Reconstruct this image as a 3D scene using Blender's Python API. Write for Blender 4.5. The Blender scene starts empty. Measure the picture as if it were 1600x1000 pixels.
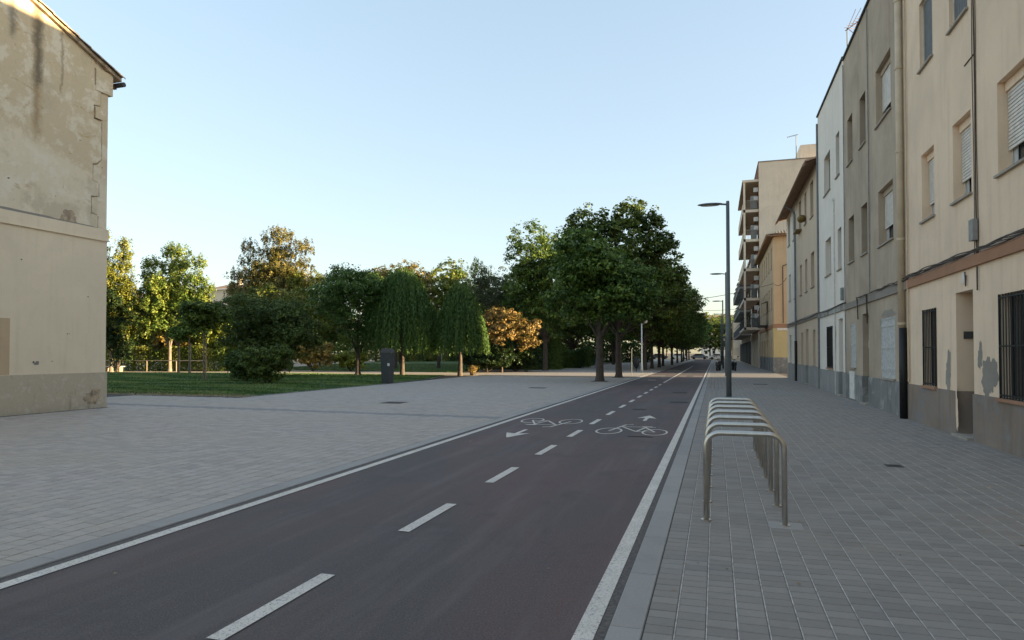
import bpy, math, random
import numpy as np
from mathutils import Vector, Matrix
R = math.radians
rnd = random.Random(7)
rng = np.random.default_rng(11)
sc = bpy.context.scene
C = sc.collection

# ------------------------------------------------------------------ camera, sky, sun, exposure
PSI, PIT, FPX = R(17.0), R(1.2), 1040.0
cd = bpy.data.cameras.new('camera'); cam = bpy.data.objects.new('camera', cd); C.objects.link(cam)
cam.location = (0, 0, 1.6)
cam.rotation_euler = (math.pi/2 + PIT, 0, PSI)
cd.sensor_fit = 'HORIZONTAL'; cd.sensor_width = 36.0; cd.lens = 36.0*FPX/1600.0
cd.shift_y = 30.0/1600.0
cd.clip_start = 0.1; cd.clip_end = 3000
sc.camera = cam

SUN_EL, SUN_D = R(5.6), R(7.0)            # low sun, almost square to the street on the right
sun_dir = Vector((math.cos(SUN_D)*math.cos(SUN_EL), math.sin(SUN_D)*math.cos(SUN_EL), math.sin(SUN_EL)))
world = bpy.data.worlds.new('World'); sc.world = world; world.use_nodes = True
wn = world.node_tree.nodes; wl = world.node_tree.links
bg = wn['Background']; bg.inputs['Strength'].default_value = 0.15
sky = wn.new('ShaderNodeTexSky'); sky.sky_type = 'NISHITA'; sky.sun_disc = False
sky.sun_elevation = SUN_EL; sky.sun_rotation = math.pi/2 - SUN_D
sky.air_density = 1.0; sky.dust_density = 1.2; sky.ozone_density = 1.5; sky.altitude = 50
gm = wn.new('ShaderNodeGamma'); gm.inputs['Gamma'].default_value = 0.5      # evens out the whole sky the way the camera's tone curve does
tn = wn.new('ShaderNodeMix'); tn.data_type = 'RGBA'; tn.blend_type = 'MULTIPLY'; tn.inputs[0].default_value = 1.0; tn.inputs[7].default_value = (0.905, 0.955, 1.02, 1)
wl.new(sky.outputs[0], gm.inputs['Color']); wl.new(gm.outputs[0], tn.inputs[6]); wl.new(tn.outputs[2], bg.inputs['Color'])
sd = bpy.data.lights.new('sun', 'SUN'); sd.energy = 4.6; sd.angle = R(0.6); sd.color = (1.0, 0.79, 0.47)
sun = bpy.data.objects.new('sun', sd); C.objects.link(sun)
sun.rotation_euler = sun_dir.to_track_quat('Z', 'Y').to_euler()
sc.view_settings.view_transform = 'Standard'; sc.view_settings.look = 'None'
sc.view_settings.exposure = 2.32; sc.view_settings.gamma = 1.0; sc.view_settings.use_curve_mapping = False
sc.cycles.max_bounces = 6; sc.cycles.diffuse_bounces = 4; sc.cycles.transparent_max_bounces = 6

# ------------------------------------------------------------------ materials
def nodes(name):
    m = bpy.data.materials.new(name); m.use_nodes = True
    nt = m.node_tree; return m, nt, nt.nodes, nt.links, nt.nodes['Principled BSDF']
def rgba(c): return (c[0], c[1], c[2], 1.0)
def mul(c, k): return (c[0]*k, c[1]*k, c[2]*k)
def noise(nt, vec, scale, detail=4, rough=0.55, dist=0.0):
    n = nt.nodes.new('ShaderNodeTexNoise'); n.inputs['Scale'].default_value = scale
    n.inputs['Detail'].default_value = detail; n.inputs['Roughness'].default_value = rough
    n.inputs['Distortion'].default_value = dist
    nt.links.new(vec, n.inputs['Vector']); return n.outputs['Fac']
def ramp(nt, fac, a, b, ca=(0,0,0), cb=(1,1,1)):
    r = nt.nodes.new('ShaderNodeValToRGB'); r.color_ramp.elements[0].position = a; r.color_ramp.elements[1].position = b
    r.color_ramp.elements[0].color = rgba(ca); r.color_ramp.elements[1].color = rgba(cb)
    nt.links.new(fac, r.inputs['Fac']); return r.outputs['Color']
def mix(nt, fac, a, b, mode='MIX'):
    m = nt.nodes.new('ShaderNodeMix'); m.data_type = 'RGBA'; m.blend_type = mode
    for sock, v in ((m.inputs[0], fac), (m.inputs[6], a), (m.inputs[7], b)):
        if isinstance(v, (int, float)): sock.default_value = v
        elif isinstance(v, tuple): sock.default_value = rgba(v)
        else: nt.links.new(v, sock)
    return m.outputs[2]
def pos(nt, scale=(1,1,1)):
    g = nt.nodes.new('ShaderNodeNewGeometry'); mp = nt.nodes.new('ShaderNodeMapping')
    mp.inputs['Scale'].default_value = scale; nt.links.new(g.outputs['Position'], mp.inputs['Vector'])
    return mp.outputs['Vector']
def math_(nt, op, a, b=0.0, c=None):
    m = nt.nodes.new('ShaderNodeMath'); m.operation = op
    for i, v in enumerate((a, b) if c is None else (a, b, c)):
        if isinstance(v, (int, float)): m.inputs[i].default_value = v
        else: nt.links.new(v, m.inputs[i])
    return m.outputs[0]
def bump(nt, bs, fac, strength=0.3, dist=0.01):
    b = nt.nodes.new('ShaderNodeBump'); b.inputs['Strength'].default_value = strength; b.inputs['Distance'].default_value = dist
    nt.links.new(fac, b.inputs['Height']); nt.links.new(b.outputs[0], bs.inputs['Normal'])

def plain(name, col, rough=0.6, metal=0.0, var=0.15, scale=6.0, spec=0.4):
    m, nt, n, l, bs = nodes(name)
    f = noise(nt, pos(nt), scale, 5)
    l.new(mix(nt, ramp(nt, f, 0.3, 0.7), mul(col, 1-var), mul(col, 1+var)), bs.inputs['Base Color'])
    bs.inputs['Roughness'].default_value = rough; bs.inputs['Metallic'].default_value = metal
    bs.inputs['Specular IOR Level'].default_value = spec
    return m

def plaster(name, col, stain=(0.6, 0.55, 0.48), streak=0.5, patch=0.35, rough=0.9, blotch=None, bl=(0.52, 0.62), rust=None):
    """painted render: big soft tone changes, vertical rain streaks, fine dirt, fine relief"""
    m, nt, n, l, bs = nodes(name)
    p = pos(nt)
    c = mix(nt, ramp(nt, noise(nt, p, 0.55, 5, 0.6, 0.6), 0.35, 0.68), col, mul(col, 1-patch*0.5))
    st = noise(nt, pos(nt, (2.2, 2.2, 0.14)), 2.4, 5, 0.6)
    c = mix(nt, math_(nt, 'MULTIPLY', ramp(nt, st, 0.52, 0.78), streak), c, (col[0]*stain[0], col[1]*stain[1], col[2]*stain[2]))
    if blotch:
        c = mix(nt, ramp(nt, noise(nt, p, 1.5, 7, 0.65, 0.8), bl[0], bl[1]), c, blotch)
    if rust:
        c = mix(nt, math_(nt, 'MULTIPLY', ramp(nt, noise(nt, pos(nt, (1.3, 1.3, 0.45)), 1.9, 9, 0.72), 0.53, 0.68), 0.75), c, rust)
    c = mix(nt, math_(nt, 'MULTIPLY', ramp(nt, noise(nt, p, 5, 10, 0.78), 0.52, 0.75), 0.32), c, mul(col, 0.72))
    c = mix(nt, math_(nt, 'MULTIPLY', ramp(nt, noise(nt, pos(nt, (1,1,0.7)), 1.1, 9, 0.75), 0.5, 0.7), 0.25), c, mul(col, 1.1))
    l.new(c, bs.inputs['Base Color']); bs.inputs['Roughness'].default_value = rough
    bs.inputs['Specular IOR Level'].default_value = 0.2
    bump(nt, bs, noise(nt, p, 30, 6, 0.7), 0.35, 0.012)
    return m

def foliage(name, dark, light, trans=0.3, hi=None):
    m, nt, n, l, bs = nodes(name)
    a = nt.nodes.new('ShaderNodeAttribute'); a.attribute_name = 'tint'
    oi = nt.nodes.new('ShaderNodeObjectInfo')
    r = nt.nodes.new('ShaderNodeValToRGB'); l.new(a.outputs['Fac'], r.inputs['Fac'])
    e = r.color_ramp.elements; e[0].position = 0.1; e[0].color = rgba(dark); e[1].position = 0.8; e[1].color = rgba(light)
    if hi:
        x = e.new(0.97); x.color = rgba(hi)
    h = nt.nodes.new('ShaderNodeHueSaturation'); l.new(r.outputs[0], h.inputs['Color'])
    l.new(math_(nt, 'MULTIPLY_ADD', oi.outputs['Random'], 0.03, 0.485), h.inputs['Hue'])
    l.new(math_(nt, 'MULTIPLY_ADD', oi.outputs['Random'], 0.3, 0.85), h.inputs['Value'])
    l.new(h.outputs[0], bs.inputs['Base Color'])
    bs.inputs['Roughness'].default_value = 0.48; bs.inputs['Specular IOR Level'].default_value = 0.3
    t = nt.nodes.new('ShaderNodeBsdfTranslucent'); l.new(h.outputs[0], t.inputs['Color'])
    mx = nt.nodes.new('ShaderNodeMixShader'); mx.inputs[0].default_value = trans
    l.new(bs.outputs[0], mx.inputs[1]); l.new(t.outputs[0], mx.inputs[2]); l.new(mx.outputs[0], n['Material Output'].inputs[0])
    return m

def bark(name, col):
    m, nt, n, l, bs = nodes(name)
    f = noise(nt, pos(nt, (1, 1, 0.25)), 18, 6, 0.65)
    l.new(mix(nt, ramp(nt, f, 0.35, 0.7), mul(col, 0.5), mul(col, 1.3)), bs.inputs['Base Color'])
    bs.inputs['Roughness'].default_value = 0.95; bump(nt, bs, f, 0.8, 0.03); return m

def paver_mat(name, col, warm):
    m, nt, n, l, bs = nodes(name)
    p = pos(nt)
    a = nt.nodes.new('ShaderNodeAttribute'); a.attribute_name = 'tint'
    c = mix(nt, a.outputs['Fac'], mul(col, 0.86), mul(col, 1.12))
    c = mix(nt, math_(nt, 'MULTIPLY', ramp(nt, noise(nt, p, 0.45, 4, 0.6, 0.5), 0.4, 0.65), 0.55), c, warm)
    c = mix(nt, math_(nt, 'MULTIPLY', ramp(nt, noise(nt, p, 2.3, 6, 0.7), 0.52, 0.75), 0.4), c, mul(col, 0.6))
    f = noise(nt, p, 160, 3, 0.7)
    c = mix(nt, ramp(nt, f, 0.35, 0.7), mix(nt, 0.22, c, (0.05, 0.05, 0.05)), c)
    l.new(c, bs.inputs['Base Color']); bs.inputs['Roughness'].default_value = 0.72
    bs.inputs['Specular IOR Level'].default_value = 0.35
    bump(nt, bs, f, 0.25, 0.004); return m

def asphalt(name):
    m, nt, n, l, bs = nodes(name)
    p = pos(nt)
    red, gry = (0.145, 0.093, 0.086), (0.108, 0.090, 0.084)
    c = mix(nt, ramp(nt, noise(nt, pos(nt, (1.0, 0.35, 1)), 0.5, 5, 0.6, 0.4), 0.42, 0.58), red, gry)
    g = noise(nt, p, 85, 4, 0.85)
    c = mix(nt, ramp(nt, g, 0.38, 0.5), mul(red, 0.45), c)
    c = mix(nt, ramp(nt, noise(nt, p, 75, 3, 0.8), 0.58, 0.68), c, (0.22, 0.19, 0.175))
    c = mix(nt, math_(nt, 'MULTIPLY', ramp(nt, noise(nt, pos(nt, (1.6, 0.12, 1)), 1.3, 7, 0.7), 0.5, 0.68), 0.5), c, (0.175, 0.145, 0.135))
    c = mix(nt, math_(nt, 'MULTIPLY', ramp(nt, noise(nt, p, 1.1, 6, 0.7, 0.5), 0.54, 0.68), 0.5), c, (0.075, 0.062, 0.06))
    l.new(c, bs.inputs['Base Color']); bs.inputs['Roughness'].default_value = 0.8
    bs.inputs['Specular IOR Level'].default_value = 0.4
    bump(nt, bs, g, 0.6, 0.006); return m

def paint_line(name):
    m, nt, n, l, bs = nodes(name)
    p = pos(nt)
    c = mix(nt, ramp(nt, noise(nt, p, 3, 5, 0.6), 0.3, 0.7), (0.62, 0.555, 0.48), (0.78, 0.70, 0.61))
    c = mix(nt, ramp(nt, noise(nt, p, 60, 4, 0.85), 0.54, 0.60), c, (0.30, 0.27, 0.25))
    c = mix(nt, ramp(nt, noise(nt, p, 7, 10, 0.85), 0.58, 0.66), c, (0.2, 0.175, 0.165))
    l.new(c, bs.inputs['Base Color']); bs.inputs['Roughness'].default_value = 0.75
    bump(nt, bs, noise(nt, p, 150, 2), 0.3, 0.004); return m

M = {}
M['asphalt'] = asphalt('asphalt')
M['line'] = paint_line('road_paint')
M['paver'] = paver_mat('concrete_paver', (0.305, 0.272, 0.242), (0.345, 0.28, 0.225))
M['paver_left'] = paver_mat('plaza_paver', (0.47, 0.405, 0.355), (0.49, 0.41, 0.325))
M['paver_dark'] = paver_mat('dark_paver', (0.30, 0.28, 0.265), (0.29, 0.27, 0.25))
M['kerb'] = paver_mat('kerb_concrete', (0.40, 0.365, 0.335), (0.42, 0.38, 0.335))
M['bed'] = plain('joint_sand', (0.075, 0.072, 0.068), 0.95)
M['mortar'] = plain('joint_mortar', (0.52, 0.47, 0.42), 0.95, var=0.4, scale=14)
M['gutter'] = plain('dark_gutter_asphalt', (0.12, 0.10, 0.09), 0.9, var=0.4, scale=40)
M['cream'] = plaster('cream_plaster', (0.88, 0.665, 0.47), streak=0.35, patch=0.3)
M['taupe'] = plaster('taupe_plaster', (0.52, 0.41, 0.30), streak=0.6, patch=0.55)
M['white'] = plaster('white_plaster', (0.86, 0.76, 0.645), streak=0.4, patch=0.2, stain=(0.7, 0.7, 0.7))
M['pale'] = plaster('pale_plaster', (0.78, 0.69, 0.57), streak=0.35, patch=0.2)
M['beige'] = plaster('beige_plaster', (0.68, 0.52, 0.37), streak=0.35, patch=0.2)
M['orange'] = plaster('orange_plaster', (0.62, 0.44, 0.27), streak=0.35, patch=0.25)
M['yellow'] = plaster('yellow_plaster', (0.62, 0.49, 0.25), streak=0.35, patch=0.25)
M['apart'] = plaster('apartment_plaster', (0.86, 0.69, 0.52), streak=0.4, patch=0.3)
M['brick'] = plaster('red_brick', (0.26, 0.11, 0.07), streak=0.3, patch=0.3)
M['plinth_a'] = plaster('brown_grey_plinth', (0.30, 0.24, 0.195), streak=0.8, patch=0.6, blotch=(0.235, 0.225, 0.215), rust=(0.34, 0.22, 0.135))
M['plinth_b'] = plaster('blue_grey_plinth', (0.26, 0.25, 0.235), streak=0.6, patch=0.5, blotch=(0.36, 0.34, 0.31), rust=(0.15, 0.14, 0.125))
M['plinth_c'] = plaster('pale_grey_plinth', (0.36, 0.345, 0.32), streak=0.6, patch=0.5, rust=(0.22, 0.205, 0.18))
M['plinth_l'] = plaster('old_cement_plinth', (0.44, 0.37, 0.28), streak=0.5, patch=0.6, blotch=(0.36, 0.34, 0.30), bl=(0.5, 0.56))
M['cement'] = plaster('bare_cement', (0.34, 0.30, 0.25), streak=0.2, patch=0.6)
M['terra'] = plaster('terracotta_band', (0.42, 0.225, 0.135), streak=0.4, patch=0.4)
M['band_b'] = plaster('taupe_band', (0.30, 0.26, 0.215), streak=0.5)
M['band_c'] = plaster('flaking_band', (0.42, 0.40, 0.36), streak=0.5, blotch=(0.22, 0.17, 0.13))
M['cream_l'] = plaster('old_cream_wall', (0.87, 0.71, 0.50), streak=0.22, patch=0.2)
M['sill'] = plain('stone_sill', (0.36, 0.31, 0.25), 0.85)
M['coping'] = plain('dark_coping', (0.07, 0.065, 0.06), 0.8)
M['alu'] = plain('painted_shutter', (0.72, 0.65, 0.56), 0.5)
M['frame'] = plain('window_frame', (0.62, 0.57, 0.50), 0.5)
M['framedark'] = plain('dark_window_frame', (0.05, 0.045, 0.04), 0.6)
M['curtain'] = plain('curtain', (0.5, 0.5, 0.48), 0.9)
M['slatgrey'] = plain('grey_shutter', (0.13, 0.13, 0.125), 0.6)
M['iron'] = plain('black_iron', (0.012, 0.011, 0.011), 0.5)
M['wood'] = plain('grey_painted_wood', (0.50, 0.485, 0.45), 0.7, var=0.25, scale=12)
M['doorg'] = plain('grey_door', (0.30, 0.29, 0.27), 0.6)
M['doorb'] = plain('brown_door', (0.10, 0.055, 0.035), 0.55)
M['tile'] = plain('clay_tile', (0.40, 0.23, 0.14), 0.9, var=0.4, scale=5)
M['tileold'] = plain('weathered_tile', (0.40, 0.30, 0.20), 0.95, var=0.45, scale=7)
M['soffit'] = plain('wooden_eave', (0.26, 0.16, 0.10), 0.85, var=0.3)
M['pipe'] = plain('cream_downpipe', (0.60, 0.47, 0.32), 0.6, var=0.1, scale=3)
M['pipegrey'] = plain('grey_downpipe', (0.17, 0.175, 0.18), 0.6)
M['cable'] = plain('cable', (0.085, 0.058, 0.042), 0.7, var=0.5, scale=30)
M['box'] = plain('grey_box', (0.26, 0.25, 0.23), 0.6)
M['steel'] = plain('brushed_steel', (0.60, 0.55, 0.48), 0.32, 1.0, var=0.08, scale=20)
M['pole'] = plain('grey_lamp_paint', (0.125, 0.135, 0.135), 0.45, var=0.12, scale=3)
M['polew'] = plain('white_lamp_paint', (0.62, 0.62, 0.60), 0.5)
M['cabinet'] = plain('dark_grey_cabinet', (0.055, 0.06, 0.06), 0.55)
M['whitep'] = plain('white_paper', (0.74, 0.69, 0.62), 0.7)
M['plastic'] = plain('black_plastic', (0.02, 0.02, 0.022), 0.4)
M['blue'] = plain('blue_sign', (0.03, 0.12, 0.4), 0.5)
M['glassblue'] = plain('blue_grey_awning', (0.26, 0.31, 0.37), 0.4)
M['soil'] = plain('bare_soil', (0.12, 0.085, 0.055), 0.95, var=0.4, scale=9)
M['path'] = plain('sandy_path', (0.42, 0.33, 0.235), 0.95, var=0.15, scale=2)
M['woodstake'] = plain('wooden_stake', (0.30, 0.23, 0.15), 0.85)
M['bark'] = bark('tree_bark', (0.105, 0.078, 0.058))
M['barkpale'] = bark('pale_bark', (0.24, 0.19, 0.14))
def glass():
    m, nt, n, l, bs = nodes('window_glass')
    bs.inputs['Base Color'].default_value = (0.02, 0.024, 0.027, 1); bs.inputs['Roughness'].default_value = 0.08
    bs.inputs['Specular IOR Level'].default_value = 0.6; return m
M['glass'] = glass()
def lawn_mat():
    m, nt, n, l, bs = nodes('mown_lawn')
    p = pos(nt)
    c = mix(nt, ramp(nt, noise(nt, p, 0.8, 5, 0.6, 0.5), 0.35, 0.66), (0.065, 0.135, 0.025), (0.15, 0.21, 0.045))
    c = mix(nt, ramp(nt, noise(nt, p, 25, 5, 0.7), 0.4, 0.7), mul((0.05, 0.09, 0.02), 0.7), c)
    # worn strip along the front edge
    g = nt.nodes.new('ShaderNodeSeparateXYZ'); l.new(p, g.inputs[0])
    e = math_(nt, 'ADD', g.outputs[1], math_(nt, 'MULTIPLY', noise(nt, p, 1.5, 5, 0.7), 2.6))
    c = mix(nt, ramp(nt, math_(nt, 'MULTIPLY_ADD', e, 0.5, -10.95), 0.0, 0.6, (1,1,1), (0,0,0)), c, (0.19, 0.15, 0.075))
    l.new(c, bs.inputs['Base Color']); bs.inputs['Roughness'].default_value = 0.95
    bump(nt, bs, noise(nt, p, 60, 4), 0.8, 0.03); return m
M['lawn'] = lawn_mat()
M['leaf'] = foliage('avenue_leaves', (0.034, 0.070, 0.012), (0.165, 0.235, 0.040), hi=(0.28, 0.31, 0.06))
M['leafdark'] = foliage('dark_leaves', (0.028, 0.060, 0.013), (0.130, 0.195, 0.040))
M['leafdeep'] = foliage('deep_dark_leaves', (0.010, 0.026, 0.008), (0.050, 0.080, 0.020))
M['leafwil'] = foliage('willow_leaves', (0.035, 0.090, 0.018), (0.15, 0.25, 0.055))
M['leafyel'] = foliage('yellow_green_leaves', (0.12, 0.15, 0.02), (0.30, 0.32, 0.05), hi=(0.40, 0.38, 0.07))
M['leafpop'] = foliage('poplar_leaves', (0.07, 0.12, 0.018), (0.24, 0.26, 0.045), hi=(0.34, 0.31, 0.06))
M['leafgold'] = foliage('golden_leaves', (0.085, 0.085, 0.02), (0.26, 0.205, 0.055), hi=(0.36, 0.27, 0.08))
M['leaforg'] = foliage('orange_leaves', (0.12, 0.10, 0.03), (0.43, 0.295, 0.08), hi=(0.55, 0.38, 0.14))
M['leafgrey'] = foliage('grey_green_leaves', (0.045, 0.06, 0.025), (0.12, 0.13, 0.06))
M['grass'] = foliage('grass_blades', (0.038, 0.095, 0.012), (0.20, 0.27, 0.07), trans=0.2, hi=(0.34, 0.27, 0.15))

def left_upper():
    """old gable render: pale limewashed lower zone with a wavy edge, ochre above, brown runs of water"""
    m, nt, n, l, bs = nodes('weathered_gable_render')
    p = pos(nt); s = nt.nodes.new('ShaderNodeSeparateXYZ'); l.new(p, s.inputs[0]); Y, Z = s.outputs[1], s.outputs[2]
    n1 = noise(nt, p, 0.9, 8, 0.66, 0.2); n2 = noise(nt, p, 2.2, 9, 0.7, 0.15); n3 = noise(nt, p, 11, 6, 0.7)
    pale, ochre = (0.78, 0.65, 0.46), (0.66, 0.52, 0.335)
    edge = math_(nt, 'ADD', math_(nt, 'ADD', Z, math_(nt, 'MULTIPLY', Y, 0.27)), math_(nt, 'MULTIPLY', n2, 1.6))
    c = mix(nt, ramp(nt, math_(nt, 'MULTIPLY_ADD', edge, 1.0, -11.5), 0.0, 0.22), pale, ochre)
    c = mix(nt, math_(nt, 'MULTIPLY', ramp(nt, n2, 0.50, 0.58), 0.62), c, (0.84, 0.74, 0.57))
    c = mix(nt, math_(nt, 'MULTIPLY', ramp(nt, n1, 0.54, 0.62), 0.55), c, (0.56, 0.45, 0.30))
    c = mix(nt, math_(nt, 'MULTIPLY', ramp(nt, noise(nt, pos(nt, (1, 1, 2.2)), 1.35, 6, 0.6, 1.0), 0.615, 0.68), 0.6), c, (0.48, 0.29, 0.13))
    def run(y0, w, z0, z1, col, k):
        d = math_(nt, 'ABSOLUTE', math_(nt, 'SUBTRACT', math_(nt, 'ADD', Y, math_(nt, 'MULTIPLY', noise(nt, p, 2.5, 9, 0.8), 0.42)), y0+0.21))
        a = ramp(nt, math_(nt, 'DIVIDE', d, w), 0.1, 1.1, (1,1,1), (0,0,0))
        b = ramp(nt, math_(nt, 'MULTIPLY_ADD', math_(nt, 'ADD', Z, math_(nt, 'MULTIPLY', n3, 0.8)), 1.0/(z1-z0), -(z0+0.4)/(z1-z0)), 0.0, 0.25)
        return math_(nt, 'MULTIPLY', math_(nt, 'MULTIPLY', a, b), k), col
    for args in ((13.24, 0.2, 7.2, 9.6, (0.36, 0.24, 0.12), 0.75), (13.26, 0.17, 8.7, 9.9, (0.17, 0.14, 0.10), 0.8), (13.95, 0.06, 8.7, 9.5, (0.26, 0.19, 0.11), 0.6), (12.55, 0.16, 9.7, 10.8, (0.2, 0.16, 0.12), 0.7)):
        k, col = run(*args); c = mix(nt, k, c, col)
    c = mix(nt, math_(nt, 'MULTIPLY', ramp(nt, n3, 0.6, 0.72), 0.35), c, (0.25, 0.19, 0.12))
    l.new(c, bs.inputs['Base Color']); bs.inputs['Roughness'].default_value = 0.95; bs.inputs['Specular IOR Level'].default_value = 0.15
    bump(nt, bs, math_(nt, 'ADD', n2, math_(nt, 'MULTIPLY', noise(nt, p, 25, 6, 0.7), 0.5)), 0.5, 0.03)
    return m
M['gable'] = left_upper()
def left_plinth():
    m, nt, n, l, bs = nodes('flaking_cement_plinth')
    p = pos(nt); sx = nt.nodes.new('ShaderNodeSeparateXYZ'); l.new(p, sx.inputs[0]); Z = sx.outputs[2]
    n1 = noise(nt, p, 1.6, 9, 0.72, 0.2); n2 = noise(nt, p, 5, 9, 0.75)
    grey, tan = (0.37, 0.34, 0.295), (0.56, 0.46, 0.33)
    c = mix(nt, ramp(nt, math_(nt, 'ADD', Z, math_(nt, 'MULTIPLY', n1, 1.8)), 1.25, 1.45), tan, grey)
    c = mix(nt, math_(nt, 'MULTIPLY', ramp(nt, n2, 0.53, 0.6), 0.7), c, (0.64, 0.56, 0.44))
    c = mix(nt, math_(nt, 'MULTIPLY', ramp(nt, noise(nt, pos(nt, (1.5,1.5,0.5)), 2.3, 9, 0.75), 0.56, 0.68), 0.6), c, (0.26, 0.20, 0.13))
    c = mix(nt, math_(nt, 'MULTIPLY', ramp(nt, noise(nt, p, 14, 8, 0.8), 0.58, 0.7), 0.5), c, (0.22, 0.19, 0.15))
    l.new(c, bs.inputs['Base Color']); bs.inputs['Roughness'].default_value = 0.95; bs.inputs['Specular IOR Level'].default_value = 0.15
    bump(nt, bs, math_(nt, 'ADD', n2, noise(nt, p, 22, 6, 0.7)), 0.6, 0.03); return m
M['plinth_l'] = left_plinth()

# ------------------------------------------------------------------ mesh helpers
ORG = {}
class MB:
    def __init__(s): s.v = []; s.f = []; s.t = []
    def quad(s, a, b, c, d, t=0.5):
        i = len(s.v); s.v += [a, b, c, d]; s.f.append((i, i+1, i+2, i+3)); s.t.append(t); return s
    def tri(s, a, b, c, t=0.5):
        i = len(s.v); s.v += [a, b, c]; s.f.append((i, i+1, i+2)); s.t.append(t); return s
    def poly(s, pts, t=0.5):
        i = len(s.v); s.v += list(pts); s.f.append(tuple(range(i, i+len(pts)))); s.t.append(t); return s
    def box(s, x0, x1, y0, y1, z0, z1, t=0.5):
        i = len(s.v)
        s.v += [(x0,y0,z0),(x1,y0,z0),(x1,y1,z0),(x0,y1,z0),(x0,y0,z1),(x1,y0,z1),(x1,y1,z1),(x0,y1,z1)]
        for q in ((0,3,2,1),(4,5,6,7),(0,1,5,4),(1,2,6,5),(2,3,7,6),(3,0,4,7)):
            s.f.append(tuple(i+k for k in q)); s.t.append(t)
        return s
    def bbox(s, x0, x1, y0, y1, z0, z1, b=0.01, t=0.5):
        """box with a chamfered top rim"""
        i = len(s.v)
        s.v += [(x0,y0,z0),(x1,y0,z0),(x1,y1,z0),(x0,y1,z0),(x0,y0,z1-b),(x1,y0,z1-b),(x1,y1,z1-b),(x0,y1,z1-b),
                (x0+b,y0+b,z1),(x1-b,y0+b,z1),(x1-b,y1-b,z1),(x0+b,y1-b,z1)]
        for q in ((0,1,5,4),(1,2,6,5),(2,3,7,6),(3,0,4,7),(4,5,9,8),(5,6,10,9),(6,7,11,10),(7,4,8,11),(8,9,10,11)):
            s.f.append(tuple(i+k for k in q)); s.t.append(t)
        return s
    def tube(s, pts, r, n=10, cap=True, t=0.5):
        pts = [Vector(p) for p in pts]; rs = r if isinstance(r, (list, tuple)) else [r]*len(pts)
        i0 = len(s.v); u = None
        for k, p in enumerate(pts):
            d = (pts[min(k+1, len(pts)-1)] - pts[max(k-1, 0)]).normalized()
            if u is None: u = d.orthogonal().normalized()
            u = (u - d*u.dot(d)).normalized(); w = d.cross(u)
            for j in range(n):
                a = 2*math.pi*j/n; s.v.append(tuple(p + (u*math.cos(a) + w*math.sin(a))*rs[k]))
        for k in range(len(pts)-1):
            for j in range(n):
                a = i0+k*n+j; b = i0+k*n+(j+1) % n
                s.f.append((a, b, b+n, a+n)); s.t.append(t)
        if cap:
            s.f.append(tuple(i0+j for j in reversed(range(n)))); s.t.append(t)
            s.f.append(tuple(i0+(len(pts)-1)*n+j for j in range(n))); s.t.append(t)
        return s
    def ell(s, c, rx, ry, rz, n=12, m=8):
        i0 = len(s.v)
        for a in range(m+1):
            th = math.pi*a/m
            for j in range(n):
                ph = 2*math.pi*j/n
                s.v.append((c[0]+rx*math.sin(th)*math.cos(ph), c[1]+ry*math.sin(th)*math.sin(ph), c[2]+rz*math.cos(th)))
        for a in range(m):
            for j in range(n):
                s.f.append((i0+a*n+j, i0+(a+1)*n+j, i0+(a+1)*n+(j+1) % n, i0+a*n+(j+1) % n)); s.t.append(0.5)
        return s
    def mesh(s, name, mat, org=(0,0,0), smooth=False):
        me = bpy.data.meshes.new(name)
        me.from_pydata([(v[0]-org[0], v[1]-org[1], v[2]-org[2]) for v in s.v], [], s.f)
        if mat: me.materials.append(mat)
        a = me.attributes.new('tint', 'FLOAT', 'FACE'); a.data.foreach_set('value', s.t)
        if smooth: me.polygons.foreach_set('use_smooth', [True]*len(me.polygons))
        me.update(); return me
    def build(s, name, mat, parent=None, smooth=False, **props):
        org = ORG.get(parent.name, (0,0,0)) if parent else (0,0,0)
        o = bpy.data.objects.new(name, s.mesh(name, mat, org, smooth)); C.objects.link(o)
        if parent: o.parent = parent; ORG[o.name] = org
        for k, v in props.items(): o[k] = v
        return o
def thing(name, label, cat, loc=(0,0,0), group=None):
    o = bpy.data.objects.new(name, None); C.objects.link(o); o.location = loc; ORG[o.name] = tuple(loc)
    o.empty_display_size = 0.3
    o['label'] = label; o['category'] = cat
    if group: o['group'] = group
    return o
def children(o): return [c for c in bpy.data.objects if c.parent == o]
def copy_tree(src, kids, parent=None):
    c = src.copy(); C.objects.link(c)
    if parent: c.parent = parent
    for k in kids.get(src.name, []): copy_tree(k, kids, c)
    return c
def kidmap(root):
    d = {}
    for o in root.children_recursive: d.setdefault(o.parent.name, []).append(o)
    return d
def np_mesh(name, verts, nper, tint, mat, smooth=False):
    """verts (N*nper,3) as N polygons of nper corners"""
    N = len(verts)//nper; me = bpy.data.meshes.new(name)
    me.vertices.add(len(verts)); me.vertices.foreach_set('co', np.ascontiguousarray(verts, dtype=np.float32).ravel())
    me.loops.add(N*nper); me.loops.foreach_set('vertex_index', np.arange(N*nper, dtype=np.int32))
    me.polygons.add(N); me.polygons.foreach_set('loop_start', np.arange(0, N*nper, nper, dtype=np.int32))
    me.update(calc_edges=True)
    a = me.attributes.new('tint', 'FLOAT', 'FACE'); a.data.foreach_set('value', np.ascontiguousarray(tint, dtype=np.float32))
    me.materials.append(mat); return me

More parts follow.
